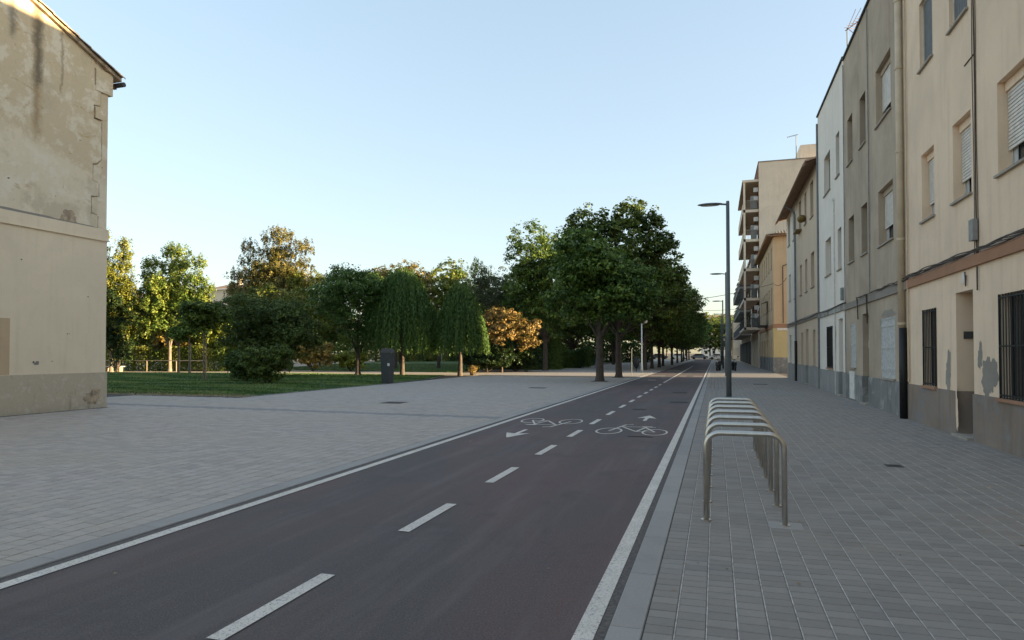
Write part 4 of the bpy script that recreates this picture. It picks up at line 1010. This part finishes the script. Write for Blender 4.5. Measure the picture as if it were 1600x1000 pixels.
# buildings far behind the park
def far_building(label, x0, x1, y0, y1, H, wall, rise=1.6):
    t = thing('far_building', label, 'building', (x0, y0, 0))
    MB().box(x0, x1, y0, y1, 0, H).build('wall', wall, t)
    xm = (y0+y1)/2
    MB().poly([(x0-0.6,y0-0.6,H),(x1+0.6,y0-0.6,H),(x1+0.6,xm,H+rise),(x0-0.6,xm,H+rise)]).poly([(x0-0.6,xm,H+rise),(x1+0.6,xm,H+rise),(x1+0.6,y1+0.6,H),(x0-0.6,y1+0.6,H)]).poly([(x1+0.6,y0-0.6,H),(x1+0.6,y1+0.6,H),(x1+0.6,xm,H+rise)]).build('roof', M['tile'], t)
    z = 1.2
    while z < H-2.2:
        k = x0+1.5
        while k < x1-2:
            w = MB().box(k, k+1.2, y0-0.05, y0+0.02, z, z+1.5).build('window', M['frame'], t)
            MB().box(k+0.08, k+1.12, y0-0.07, y0-0.052, z+0.08, z+1.42).build('pane', M['glass'], w); k += 3.2
        z += 3.0
    MB().box(x0+2, x0+2.8, xm-0.4, xm+0.4, H+rise-0.3, H+rise+1.2).build('chimney', wall, t)
far_building('cream far building with terracotta roof showing above the trees at left', -99, -86, 112, 124, 14.6, M['cream_l'])
far_building('long lower far building with terracotta roof, left of the cream one', -128, -99.5, 118, 130, 14.0, M['orange'])
far_building('white far block at the end of the street behind the trees', -6, 20, 300, 320, 17, M['white'])

# ------------------------------------------------------------------ vegetation
def leaf_mesh(P, N, size, tint, mat, aspect=0.6, name='crown', droop=None):
    """diamond leaves: P centres, N rough normals"""
    n = len(P); nn = N + rng.normal(0, 0.55, (n, 3)); nn /= np.linalg.norm(nn, axis=1)[:, None]+1e-9
    r = rng.normal(0, 1, (n, 3))
    if droop is not None: r = droop + rng.normal(0, 0.18, (n, 3))
    u = r - nn*np.sum(r*nn, 1)[:, None]; u /= np.linalg.norm(u, axis=1)[:, None]+1e-9; w = np.cross(nn, u)
    L = (size*(0.6+0.8*rng.random(n)))[:, None]*0.5; W = L*aspect
    bend = nn*L*0.25
    V = np.stack([P-u*L-bend, P+w*W, P+u*L-bend, P-w*W], 1).reshape(-1, 3)
    return np_mesh(name, V, 4, tint, mat)
def shell_points(lobes, n, clump, fill=0.25, zs=0.65):
    """points in small clumps sitting on the surfaces of ellipsoid lobes (c, rx, ry, rz)"""
    A = np.array([l[3]*l[4] + l[3]*l[5] for l in lobes]); A /= A.sum()
    nc = max(30, n//22)
    li = rng.choice(len(lobes), nc, p=A); Lb = np.array(lobes)[li]
    d = rng.normal(0, 1, (nc, 3)); d[:, 2] = np.where(d[:, 2] < -0.5, -d[:, 2]*rng.random(nc), d[:, 2]); d /= np.linalg.norm(d, axis=1)[:, None]
    rr = np.where(rng.random(nc) < fill, rng.uniform(0.35, 0.85, nc), rng.uniform(0.8, 1.2, nc))[:, None]
    cc = Lb[:, :3] + d*Lb[:, 3:6]*rr
    k = rng.integers(0, nc, n)
    e = rng.normal(0, 1, (n, 3)); e /= np.linalg.norm(e, axis=1)[:, None]
    cs = clump*(0.5+0.9*rng.random(nc))
    P = cc[k] + e*(cs[k]*rng.random(n)**0.45)[:, None]*np.array([1, 1, zs])
    Nn = d[k]*0.5 + e*0.5 + np.array([0, 0, 0.55])
    ct = rng.random(nc)*0.7+0.12
    t = np.clip(ct[k] + rng.normal(0, 0.12, n), 0, 0.94); t = np.where(rng.random(n) < 0.03, 0.99, t)
    return P, Nn, t
def round_lobes(rx, ry, rz, zc, k, seed, spread=0.62, lr=0.46):
    r = random.Random(seed); out = [(0, 0, zc, rx*0.62, ry*0.62, rz*0.66)]
    for i in range(k):
        a = 2*math.pi*i*0.381966*1.0 + r.uniform(-0.3, 0.3); z = -0.88+1.66*(i+0.5)/k + r.uniform(-0.12, 0.12)
        q = math.sqrt(max(0.05, 1-z*z))*spread; s = lr*r.uniform(0.55, 1.2)
        out.append((math.cos(a)*rx*q*1.05, math.sin(a)*ry*q*1.05, zc+z*rz*0.74, rx*s, ry*s, rz*s*0.9))
    return out
def limbs(m, lobes, h0, r0, lean=(0, 0), n=7):
    for l in lobes[1:1+n]:
        p0 = Vector((lean[0]*0.8, lean[1]*0.8, h0*rnd.uniform(0.8, 1.05))); p1 = Vector(l[:3])
        mid = p0.lerp(p1, 0.5) + Vector((rnd.uniform(-.2, .2), rnd.uniform(-.2, .2), 0.25))
        m.tube([tuple(p0), tuple(mid), tuple(p1)], [r0*0.42, r0*0.22, r0*0.07], 6, False)
def tree(name, label, cat, loc, lobes, nleaf, size, clump, mat, trunk_h, trunk_r, barkm, fill=0.25, lean=(0, 0), group=None, aspect=0.62, nl=7, zs=0.65):
    t = thing(name, label, cat, (0, 0, 0), group)
    m = MB().tube([(0,0,-0.05), (0.02,0.0,0.25), (lean[0]*0.4,lean[1]*0.4,trunk_h*0.55), (lean[0]*0.8,lean[1]*0.8,trunk_h), (lean[0],lean[1],trunk_h+(lobes[0][2]-trunk_h)*0.8)],
                  [trunk_r*1.35, trunk_r, trunk_r*0.85, trunk_r*0.78, trunk_r*0.3], 10, False)
    limbs(m, lobes, trunk_h, trunk_r, lean, nl); m.build('trunk', barkm, t, True)
    P, Nn, tt = shell_points(lobes, nleaf, clump, fill, zs)
    o = bpy.data.objects.new('crown', leaf_mesh(P, Nn, size, tt, mat, aspect)); C.objects.link(o); o.parent = t
    t.location = (loc[0], loc[1], 0); return t
AV = 'trees in a row along the left side of the cycle path'
def av(label, loc, H, rx, rz, seed, n=24000, th=2.6, tr=0.21, k=13, ry=None, size=0.2):
    zc = H-rz
    return tree('avenue_tree', label, 'tree', loc, round_lobes(rx, ry or rx, rz, zc, k, seed), n, size, 0.42, M['leaf'], th, tr, M['bark'], group=AV)
a1 = av('nearest avenue tree, thick straight trunk in a square pit beside the cycle path', (-6.3, 37.6), 8.7, 3.0, 3.2, 1, 28000, 2.7, 0.23)
a2x = [(0,0,7.0,2.4,2.4,3.0),(-1.9,0,9.7,1.45,1.4,1.6),(1.0,0.3,9.8,1.5,1.4,1.65),(2.7,0,8.1,1.15,1.2,1.2),(-3.0,0,7.3,1.1,1.2,1.4),(3.2,0,6.2,1.15,1.2,1.1),(-2.6,0.5,5.4,1.4,1.4,1.1),(2.0,-0.5,4.6,1.4,1.4,1.0),(-0.8,-0.8,4.4,1.4,1.4,1.0),(3.7,0.3,4.7,0.85,1.0,0.7),(1.2,1.5,7,1.5,1.5,1.5),(-1.2,1.4,7,1.5,1.5,1.5),(0.2,-1.6,6.4,1.5,1.3,1.7),(-3.6,0.2,5.9,0.7,0.8,0.7),(2.2,0.2,10.1,0.7,0.7,0.6),(-2.9,0.1,9.3,0.6,0.6,0.6)]
a2 = tree('avenue_tree', 'second avenue tree, tallest crown rising behind the nearest one', 'tree', (-6.1, 43.9), a2x, 44000, 0.2, 0.34, M['leaf'], 2.8, 0.22, M['bark'], group=AV, nl=12)
a3 = av('big avenue tree set back on the left, dark crown left of the tallest one', (-15.0, 59.5), 13.1, 3.7, 5.6, 3, 40000, 2.6, 0.25, 18)
a4 = av('third avenue tree in the row, beyond the gap with the white lamp', (-6.4, 64.0), 11.0, 4.7, 4.4, 4, 32000, 2.8, 0.2, 14)
a5 = av('fourth avenue tree in the row with a slim trunk', (-6.3, 70.0), 10.0, 4.4, 4.1, 5, 26000, 2.6, 0.17, 12)
kms = {o.name: kidmap(o) for o in (a1, a2, a4, a5)}
ordn = ['fifth', 'sixth', 'seventh', 'eighth', 'ninth', 'tenth', 'eleventh', 'twelfth', 'thirteenth', 'fourteenth']
for k, (x, y, src, s) in enumerate([(-6.0,75.5,a4,0.9), (-6.2,84,a5,0.98), (-5.7,93,a4,0.85), (-6.2,102,a5,0.95), (-6.0,112,a4,0.88), (-5.8,122,a5,0.95), (-6.0,134,a4,0.9), (-5.9,147,a5,1.0), (-6.0,162,a4,0.95)]):
    c = copy_tree(src, kms[src.name]); c.location = (x, y, 0); c.rotation_euler = (0, 0, rnd.uniform(0, 6)); c.scale = (s, s, s)
    c['label'] = ordn[k] + ' avenue tree in the row counted from the camera'; c['group'] = AV
for x, y, w in ((-6.3, 37.6, 0.9), (-6.1, 43.9, 0.8)):
    MB().box(x-w/2, x+w/2, y-w/2, y+w/2, 0.001, 0.012).build('tree_pit', M['bed'], plaza)

# second row, dark mass behind the plaza
B2 = 'dark trees and bushes behind the plaza'
src = av('dark tree of the back row behind the plaza, right of the hedge', (-15.5, 74), 10.5, 4.2, 4.2, 21, 16000, 2.2, 0.2, 12, size=0.26); src['group'] = B2
ks = kidmap(src)
for x, y, s, lb in ((-19.5, 66, 0.8, 'dark tree of the back row just behind the orange tree'), (-17.5, 84, 1.05, 'dark back-row tree beyond the hedge, second from the left'), (-13.5, 92, 0.95, 'dark back-row tree seen between the avenue trunks'),
                    (-15.5, 108, 1.1, 'far dark back-row tree seen between the avenue trunks'), (-12.5, 128, 1.1, 'farthest dark back-row tree near the end of the avenue'), (-25.5, 80, 1.0, 'dark tree behind the bare-topped tree')):
    c = copy_tree(src, ks); c.location = (x, y, 0); c.rotation_euler = (0, 0, rnd.uniform(0, 6)); c.scale = (s, s, s); c['label'] = lb; c['group'] = B2

def bush(name, label, loc, rx, ry, H, n, size, mat, seed, cat='bush', z0=0.1, clump=0.25, k=9, group=None):
    t = thing(name, label, cat, (0,0,0), group)
    lob = round_lobes(rx, ry, H*0.5, H*0.5+z0, k, seed, 0.7, 0.5)
    m = MB()
    for l in lob[1:6]: m.tube([(rnd.uniform(-.1,.1), rnd.uniform(-.1,.1), -0.02), (l[0]*0.5, l[1]*0.5, l[2]*0.6), tuple(l[:3])], [0.05, 0.035, 0.015], 5, False)
    m.build('stem', M['bark'], t)
    P, Nn, tt = shell_points(lob, n, clump, 0.3); P[:, 2] = np.abs(P[:, 2])
    o = bpy.data.objects.new('foliage', leaf_mesh(P, Nn, size, tt, mat)); C.objects.link(o); o.parent = t
    t.location = (loc[0], loc[1], 0); return t
def hedge(label, x0, y0, x1, y1, w, h, n, mat, name='hedge', size=0.14):
    t = thing(name, label, 'hedge', (x0, y0, 0))
    L = math.hypot(x1-x0, y1-y0); dx, dy = (x1-x0)/L, (y1-y0)/L
    s = rng.random(n)*L; f = rng.random(n)
    off = np.where(f < 0.45, -w/2, np.where(f < 0.6, w/2, rng.uniform(-w/2, w/2, n))) + rng.normal(0, 0.08, n)
    z = np.where(f < 0.6, rng.random(n)*h, h) + rng.normal(0, 0.07, n) + 0.12*h*np.sin(s*1.7+x0)*np.sin(s*0.6)*(z_ := 1.0)
    z = np.clip(z, 0.02, None)
    P = np.stack([s*dx - off*dy, s*dy + off*dx, z], 1)
    Nn = np.stack([-dy*np.sign(off), dx*np.sign(off), np.where(f < 0.6, 0.2, 1.0)], 1)
    t_ = np.clip(0.45+0.3*np.sin(s*2.1)+rng.normal(0, 0.2, n), 0, 0.99)
    o = bpy.data.objects.new('foliage', leaf_mesh(P, Nn, size, t_, mat)); C.objects.link(o); o.parent = t
    cx0, cy0 = 0, 0
    m = MB(); 
    for k in range(max(3, int(L))): m.tube([(x0+dx*(k+0.5)*L/max(3,int(L)), y0+dy*(k+0.5)*L/max(3,int(L)), 0), (x0+dx*(k+0.5)*L/max(3,int(L)), y0+dy*(k+0.5)*L/max(3,int(L)), h*0.8)], [0.05, 0.02], 5)
    m.build('stem', M['bark'], t)
    return t

# near park
tree('oak_tree', 'dark broad tree on the lawn edge with a thick brown trunk, left of the willow', 'tree', (-25.2, 43.6),
     [(x*1.0, y, z-0.2, a, b, c) for x, y, z, a, b, c in round_lobes(3.1, 3.0, 3.2, 5.4, 13, 31)], 30000, 0.15, 0.34, M['leafdark'], 1.6, 0.2, M['bark'])
def willow(label, loc, H, r, n, hang, seed):
    t = thing('willow_tree', label, 'tree', (0,0,0)); rs = np.random.default_rng(seed)
    m = MB().tube([(0,0,-0.05),(0.03,0,0.9),(0,0.05,2.0),(0.05,0,H*0.62)], [0.2,0.14,0.12,0.05], 9, False)
    for k in range(9):
        a = 2*math.pi*k/9+rnd.uniform(-.3,.3); q = r*rnd.uniform(0.4, 0.8)
        m.tube([(0,0,2.0),(math.cos(a)*q*0.5,math.sin(a)*q*0.5,H*0.68),(math.cos(a)*q,math.sin(a)*q,H*rnd.uniform(0.72,0.9))], [0.07,0.045,0.015], 5, False)
    m.build('trunk', M['bark'], t, True)
    ns = n//45; a = rs.uniform(0, 2*math.pi, ns); q = np.sqrt(rs.random(ns)); 
    bumps = 0.12*np.sin(3*a+seed)+0.08*np.sin(7*a)
    rr = r*q*(1+bumps*0.6); top = 0.35+(H-0.35)*(1-0.42*(q**2.2)) + rs.normal(0, 0.22, ns)
    ln = hang*(0.35+0.65*q)*(0.6+0.6*rs.random(ns)); bot = np.maximum(top-ln, 1.5+0.5*rs.random(ns)); ct = rs.random(ns)*0.6+0.15
    k = np.repeat(np.arange(ns), 45); f = np.tile(np.linspace(0, 1, 45), ns)
    out = 0.45*np.sin(f*1.6)
    x = np.cos(a[k])*(rr[k]+out) + rs.normal(0, 0.05, len(k)); y = np.sin(a[k])*(rr[k]+out) + rs.normal(0, 0.05, len(k))
    z = top[k]+(bot[k]-top[k])*f + rs.normal(0, 0.05, len(k))
    P = np.stack([x, y, z], 1); Nn = np.stack([np.cos(a[k]), np.sin(a[k]), 0.3*np.ones(len(k))], 1)
    tt = np.clip(ct[k]+rs.normal(0, 0.12, len(k)), 0, 0.99)
    o = bpy.data.objects.new('crown', leaf_mesh(P, Nn, 0.2, tt, M['leafwil'], 0.3, droop=np.array([0, 0, -1.0]))); C.objects.link(o); o.parent = t
    t.location = (loc[0], loc[1], 0)
willow('larger weeping willow behind the dark grey column', (-22.0, 44.4), 7.6, 2.5, 40000, 4.6, 3)
willow('smaller weeping willow at the plaza edge, right of the larger one', (-17.5, 44.5), 6.3, 1.55, 24000, 3.8, 8)
bush('bush', 'ragged dark green bush alone on the near lawn', (-22.6, 29.8), 1.15, 1.0, 2.3, 14000, 0.11, M['leaf'], 41, z0=-0.15, clump=0.2)
tree('park_tree', 'wide low dark tree behind the lone bush, crown nearly to the ground', 'tree', (-28.6, 38.0), round_lobes(3.6, 3.0, 2.4, 3.2, 14, 42), 36000, 0.15, 0.36, M['leafdark'], 0.8, 0.18, M['bark'])
bush('bush', 'dark shrub under the wide low tree, left of the lone bush', (-25.6, 31.8), 1.1, 1.0, 2.0, 12000, 0.12, M['leafdark'], 43, z0=-0.15)
def sapling(label, loc, H, r, n, stake=True, seed=1):
    t = tree('young_tree', label, 'tree', loc, round_lobes(r, r, r*0.85, H-r*0.85, 8, seed), n, 0.14, 0.28, M['leaf'], H-2*r*0.8, 0.055, M['barkpale'], nl=5)
    if stake: MB().tube([(0.12,0.05,0),(0.12,0.05,2.4)], 0.035, 6).build('stake', M['woodstake'], t)
    return t
sapling('young staked tree standing alone on the lawn, nearest of the staked ones', (-29.1, 32.5), 4.9, 1.35, 9000, seed=51)
sapling('young staked tree at the lawn edge, left of the pair', (-41.2, 43.2), 3.7, 0.75, 2500, seed=52)
sapling('young staked tree at the lawn edge, right of the pair', (-40.2, 43.3), 4.4, 1.1, 5000, seed=53)
sapling('slim young tree on the second lawn', (-43.0, 68), 5.5, 1.7, 8000, False, seed=54)
# low planting behind the path
hedge('long green shrub row behind the low rail at left', -56, 47.2, -41.5, 49.6, 1.8, 2.0, 26000, M['leafpop'])
hedge('golden low hedge lit by the sun right of the shrub row', -43.5, 51.2, -37.5, 52.4, 1.5, 1.3, 12000, M['leafgold'])
hedge('dark hedge behind the second lawn', -60, 118, -36, 128, 2.0, 2.2, 22000, M['leafdark'], size=0.22)
hedge('clipped dark hedge at the back of the plaza', -15.9, 71, -12.6, 71, 2.4, 1.9, 12000, M['leafdark'])
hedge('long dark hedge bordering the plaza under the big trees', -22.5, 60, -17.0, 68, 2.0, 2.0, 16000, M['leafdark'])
bush('flowering_shrub', 'low salmon orange shrub beyond the lawn, left of the oak trunk', (-34.3, 51.6), 1.9, 1.2, 2.6, 9000, 0.16, M['leaforg'], 61, 'shrub')
bush('shrub', 'tall yellow-green shrub in the sun under the poplar', (-45.5, 50.6), 4.2, 1.8, 5.6, 24000, 0.16, M['leafyel'], 162, 'shrub')
bush('shrub', 'tall orange-brown shrub in the sun behind the shrub row', (-47.6, 49.6), 1.9, 1.4, 3.6, 12000, 0.18, M['leaforg'], 62, 'shrub')
bush('shrub', 'yellow shrub in the sun on the far side of the path behind the oak trunk', (-31.0, 52.4), 1.4, 1.0, 1.8, 6000, 0.18, M['leafyel'], 63, 'shrub')
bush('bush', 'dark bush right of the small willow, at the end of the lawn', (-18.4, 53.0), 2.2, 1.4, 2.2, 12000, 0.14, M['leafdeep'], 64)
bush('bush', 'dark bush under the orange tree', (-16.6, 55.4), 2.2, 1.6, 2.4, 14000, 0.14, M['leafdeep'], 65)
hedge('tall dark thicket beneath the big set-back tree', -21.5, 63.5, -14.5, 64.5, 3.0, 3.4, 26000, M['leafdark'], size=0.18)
hedge('far dark thicket closing the view between the avenue trunks', -40, 112, -10.5, 116, 3.0, 3.2, 30000, M['leafdark'], size=0.26)
hedge('far thicket at the back of the park behind everything at left', -120, 96, -64, 112, 3.0, 5.0, 30000, M['leafdark'], size=0.34)
hedge('far leafy thicket behind the second lawn path', -64, 112, -38, 132, 3.0, 5.0, 24000, M['leafpop'], size=0.34)
bush('rock_shrub', 'small reddish tuft at the foot of the small willow', (-17.0, 45.6), 0.28, 0.28, 0.55, 800, 0.08, M['leaforg'], 67, 'shrub')
# mid and back trees
tree('orange_tree', 'tree with orange autumn-coloured leaves lit by the sun, left of the avenue', 'tree', (-17.2, 53.3), [(0,0,3.0,1.5,1.5,1.4),(-1.6,-0.5,3.9,1.2,1.0,1.1),(-0.7,0.2,4.7,0.9,0.9,0.8),(0.8,-0.4,4.4,1.0,1.0,0.9),(1.9,0,3.4,1.2,1.0,1.0),(2.3,0.3,2.4,0.9,0.9,0.8),(-2.2,0.2,2.6,0.9,0.9,1.0),(0.3,-1.2,3.2,1.2,0.9,1.0),(2.8,0.4,3.9,0.5,0.5,0.6)], 15000, 0.16, 0.26, M['leaforg'], 1.0, 0.09, M['bark'], fill=0.5)
tree('bare_topped_tree', 'tall thin-leaved grey-green tree behind the orange one', 'tree', (-20.5, 62), [(0,0,6.8,1.6,1.6,3.2)]+[(math.cos(a)*1.7, math.sin(a)*1.7, 6.5+1.0*(k % 3), 1.1, 1.1, 1.5) for k, a in enumerate(np.linspace(0, 5.6, 8))], 9000, 0.18, 0.45, M['leafgrey'], 2.5, 0.16, M['barkpale'], fill=0.7)
def plume_tree(name, label, loc, H, plumes, n, size, mat, tr=0.16, brk='barkpale', group=None, w=0.75):
    lob = []
    for px, py, zb, zt, r in plumes:
        k = max(2, int((zt-zb)/(r*1.1)))
        for i in range(k):
            f = (i+0.5)/k; lob.append((px*(0.75+0.4*f)+rnd.uniform(-.15,.15), py*(0.75+0.4*f), zb+(zt-zb)*f, r*(1.45-0.85*f), r*(1.45-0.85*f), (zt-zb)/k*0.72))
    lob.insert(0, (0,0,H*0.45,1.3,1.3,H*0.25))
    return tree(name, label, 'tree', loc, lob, int(n*1.7), size, 0.24, mat, H*0.2, tr, M[brk], fill=0.45, nl=14, group=group, zs=1.7)
plume_tree('poplar_tree', 'tall yellow-green poplar with upright plumes above the shrub row', (-46.0, 47.3), 10.9, [(-2.0,0,4.0,10.0,1.0), (-0.4,0.5,4,11.0,1.15), (1.0,0,4,10.9,1.0), (2.6,0,3.5,9.8,1.0), (-2.9,0.8,3,7.5,1.1), (3.5,0.2,3,7.6,0.8), (0,-1.2,3,8,1.3)], 34000, 0.16, M['leafpop'])
plume_tree('poplar_tree', 'yellow-green tree cut by the edge of the old house at left', (-49.5, 44.5), 12.2, [(-1.4,0,5,12.3,1.0), (0.6,0.5,4,11.4,0.95), (-0.2,-0.7,3,9,1.3), (1.5,0,3,7.6,0.7)], 22000, 0.16, M['leafyel'])
bush('bush', 'tall dark conical bush beside the edge of the old house', (-48.6, 44.2), 1.5, 1.5, 7.0, 20000, 0.15, M['leafdeep'], 72, k=12)
plume_tree('golden_tree', 'tall golden-brown tree with ragged upright plumes, highest in the park', (-50.5, 66), 15.4, [(-1.8,0,6,14.6,1.4), (0.4,0.6,6,16.0,1.8), (2.2,0,6,15.8,1.7), (4.5,0.4,6,14.5,1.6), (1.6,-0.6,6,12.5,2.6), (3.4,-0.8,4,10.5,2.4), (-3.8,0,5,11.2,1.3), (5.2,-0.5,4,10.5,1.9), (-4.6,0.8,5.5,10.0,0.8), (0,-1,4,11,2.4)], 70000, 0.17, M['leafgold'], 0.22, 'bark')
plume_tree('golden_tree', 'shorter yellow-olive tree right of the tall golden-brown one', (-43.5, 64.5), 10.2, [(-1.4,0,4,10.3,1.4), (1.2,0,4,10.2,1.4), (3.0,0.3,3.5,9.0,1.4), (0,-1,3,8,2)], 22000, 0.18, M['leafyel'])
def big(label, loc, H, rx, rz, mat, n, seed, size=0.26, name='park_tree', group=None):
    return tree(name, label, 'tree', loc, round_lobes(rx, rx, rz, H-rz, 13, seed), n, size, 0.5, M[mat], H*0.25, 0.2, M['bark'], group=group)
big('olive-topped tree rising behind the oak and the willow', (-31.5, 62), 11.6, 4.2, 4.4, 'leafgold', 16000, 81, 0.24)
big('yellow-green tree behind the larger willow', (-28.0, 65), 11.4, 3.6, 4.4, 'leafpop', 13000, 82)
plume_tree('poplar_tree', 'yellow tree seen between the two willows', (-27.6, 73), 11.8, [(-1.4,0,3,11.6,1.5), (0.8,0,3,12.0,1.5), (2.4,0,3,10.6,1.3)], 18000, 0.18, M['leafyel'])
big('round mid-green tree behind the wide low tree', (-41.0, 56), 8.8, 4.2, 3.6, 'leafpop', 14000, 83)
big('mid-green tree left of the tall golden-brown tree', (-50, 56), 7.2, 3.6, 3.2, 'leaf', 14000, 84)
big('yellow-olive tree behind the rail at left', (-54.5, 51.5), 7.6, 3.4, 3.2, 'leafyel', 14000, 85)
s1 = big('leafy backdrop tree behind the two willows', (-36, 96), 11, 5.5, 5, 'leafpop', 13000, 86, 0.34, group='backdrop trees behind the park')
s2 = big('dark backdrop tree behind the smaller willow', (-28, 92), 10.5, 5.5, 5, 'leafdark', 13000, 87, 0.34, group='backdrop trees behind the park')
k1, k2 = kidmap(s1), kidmap(s2)
BD = [(-46, 92, s2, 0.95, 'dark backdrop tree behind the oak'), (-56, 88, s1, 0.9, 'leafy backdrop tree behind the golden-brown tree'), (-66, 90, s2, 0.8, 'dark backdrop tree in front of the cream far building'),
      (-78, 92, s1, 0.85, 'leafy backdrop tree left of the cream far building'), (-62, 70, s2, 0.6, 'low dark backdrop tree behind the poplar'), (-72, 74, s1, 0.62, 'low leafy backdrop tree behind the dark conical bush'),
      (-22, 104, s1, 0.9, 'leafy backdrop tree behind the back row'), (-30, 120, s2, 1.0, 'far dark backdrop tree behind the second lawn'), (-44, 124, s1, 1.0, 'far leafy backdrop tree behind the second lawn'),
      (-58, 122, s2, 1.0, 'far dark backdrop tree behind the olive-topped tree'), (-74, 120, s1, 0.9, 'far leafy backdrop tree near the far buildings'), (-20, 140, s2, 1.0, 'farthest dark backdrop tree left of the avenue'),
      (-1.5, 196, s1, 1.25, 'sunlit yellow-green tree closing the far end of the street'), (-8, 192, s1, 1.2, 'sunlit tree at the far end, left of the one closing the street'), (5, 215, s2, 1.3, 'dark tree at the far end behind the sunlit one'), (-14, 205, s1, 1.2, 'far tree beyond the end of the avenue')]
for x, y, s, sc_, lb in BD:
    c = copy_tree(s, k1 if s is s1 else k2); c.location = (x, y, 0); c.scale = (sc_, sc_, sc_); c.rotation_euler = (0, 0, rnd.uniform(0, 6)); c['label'] = lb

# fallen leaves and small litter on the ground
n = 260; x = np.concatenate([rng.uniform(-16, -0.7, n//2), rng.uniform(-0.4, 4.3, n//2)]); y = 3+rng.random(n)**1.4*25
P = np.stack([x, y, np.full(n, 0.006)], 1); Nn = np.tile([0, 0, 3.0], (n, 1))
o = bpy.data.objects.new('fallen_leaves', leaf_mesh(P, Nn, 0.035, rng.random(n), M['leaforg'], name='fallen_leaves')); C.objects.link(o)
o['kind'] = 'stuff'; o['label'] = 'scattered small dry leaves on the paving'; o['category'] = 'leaves'
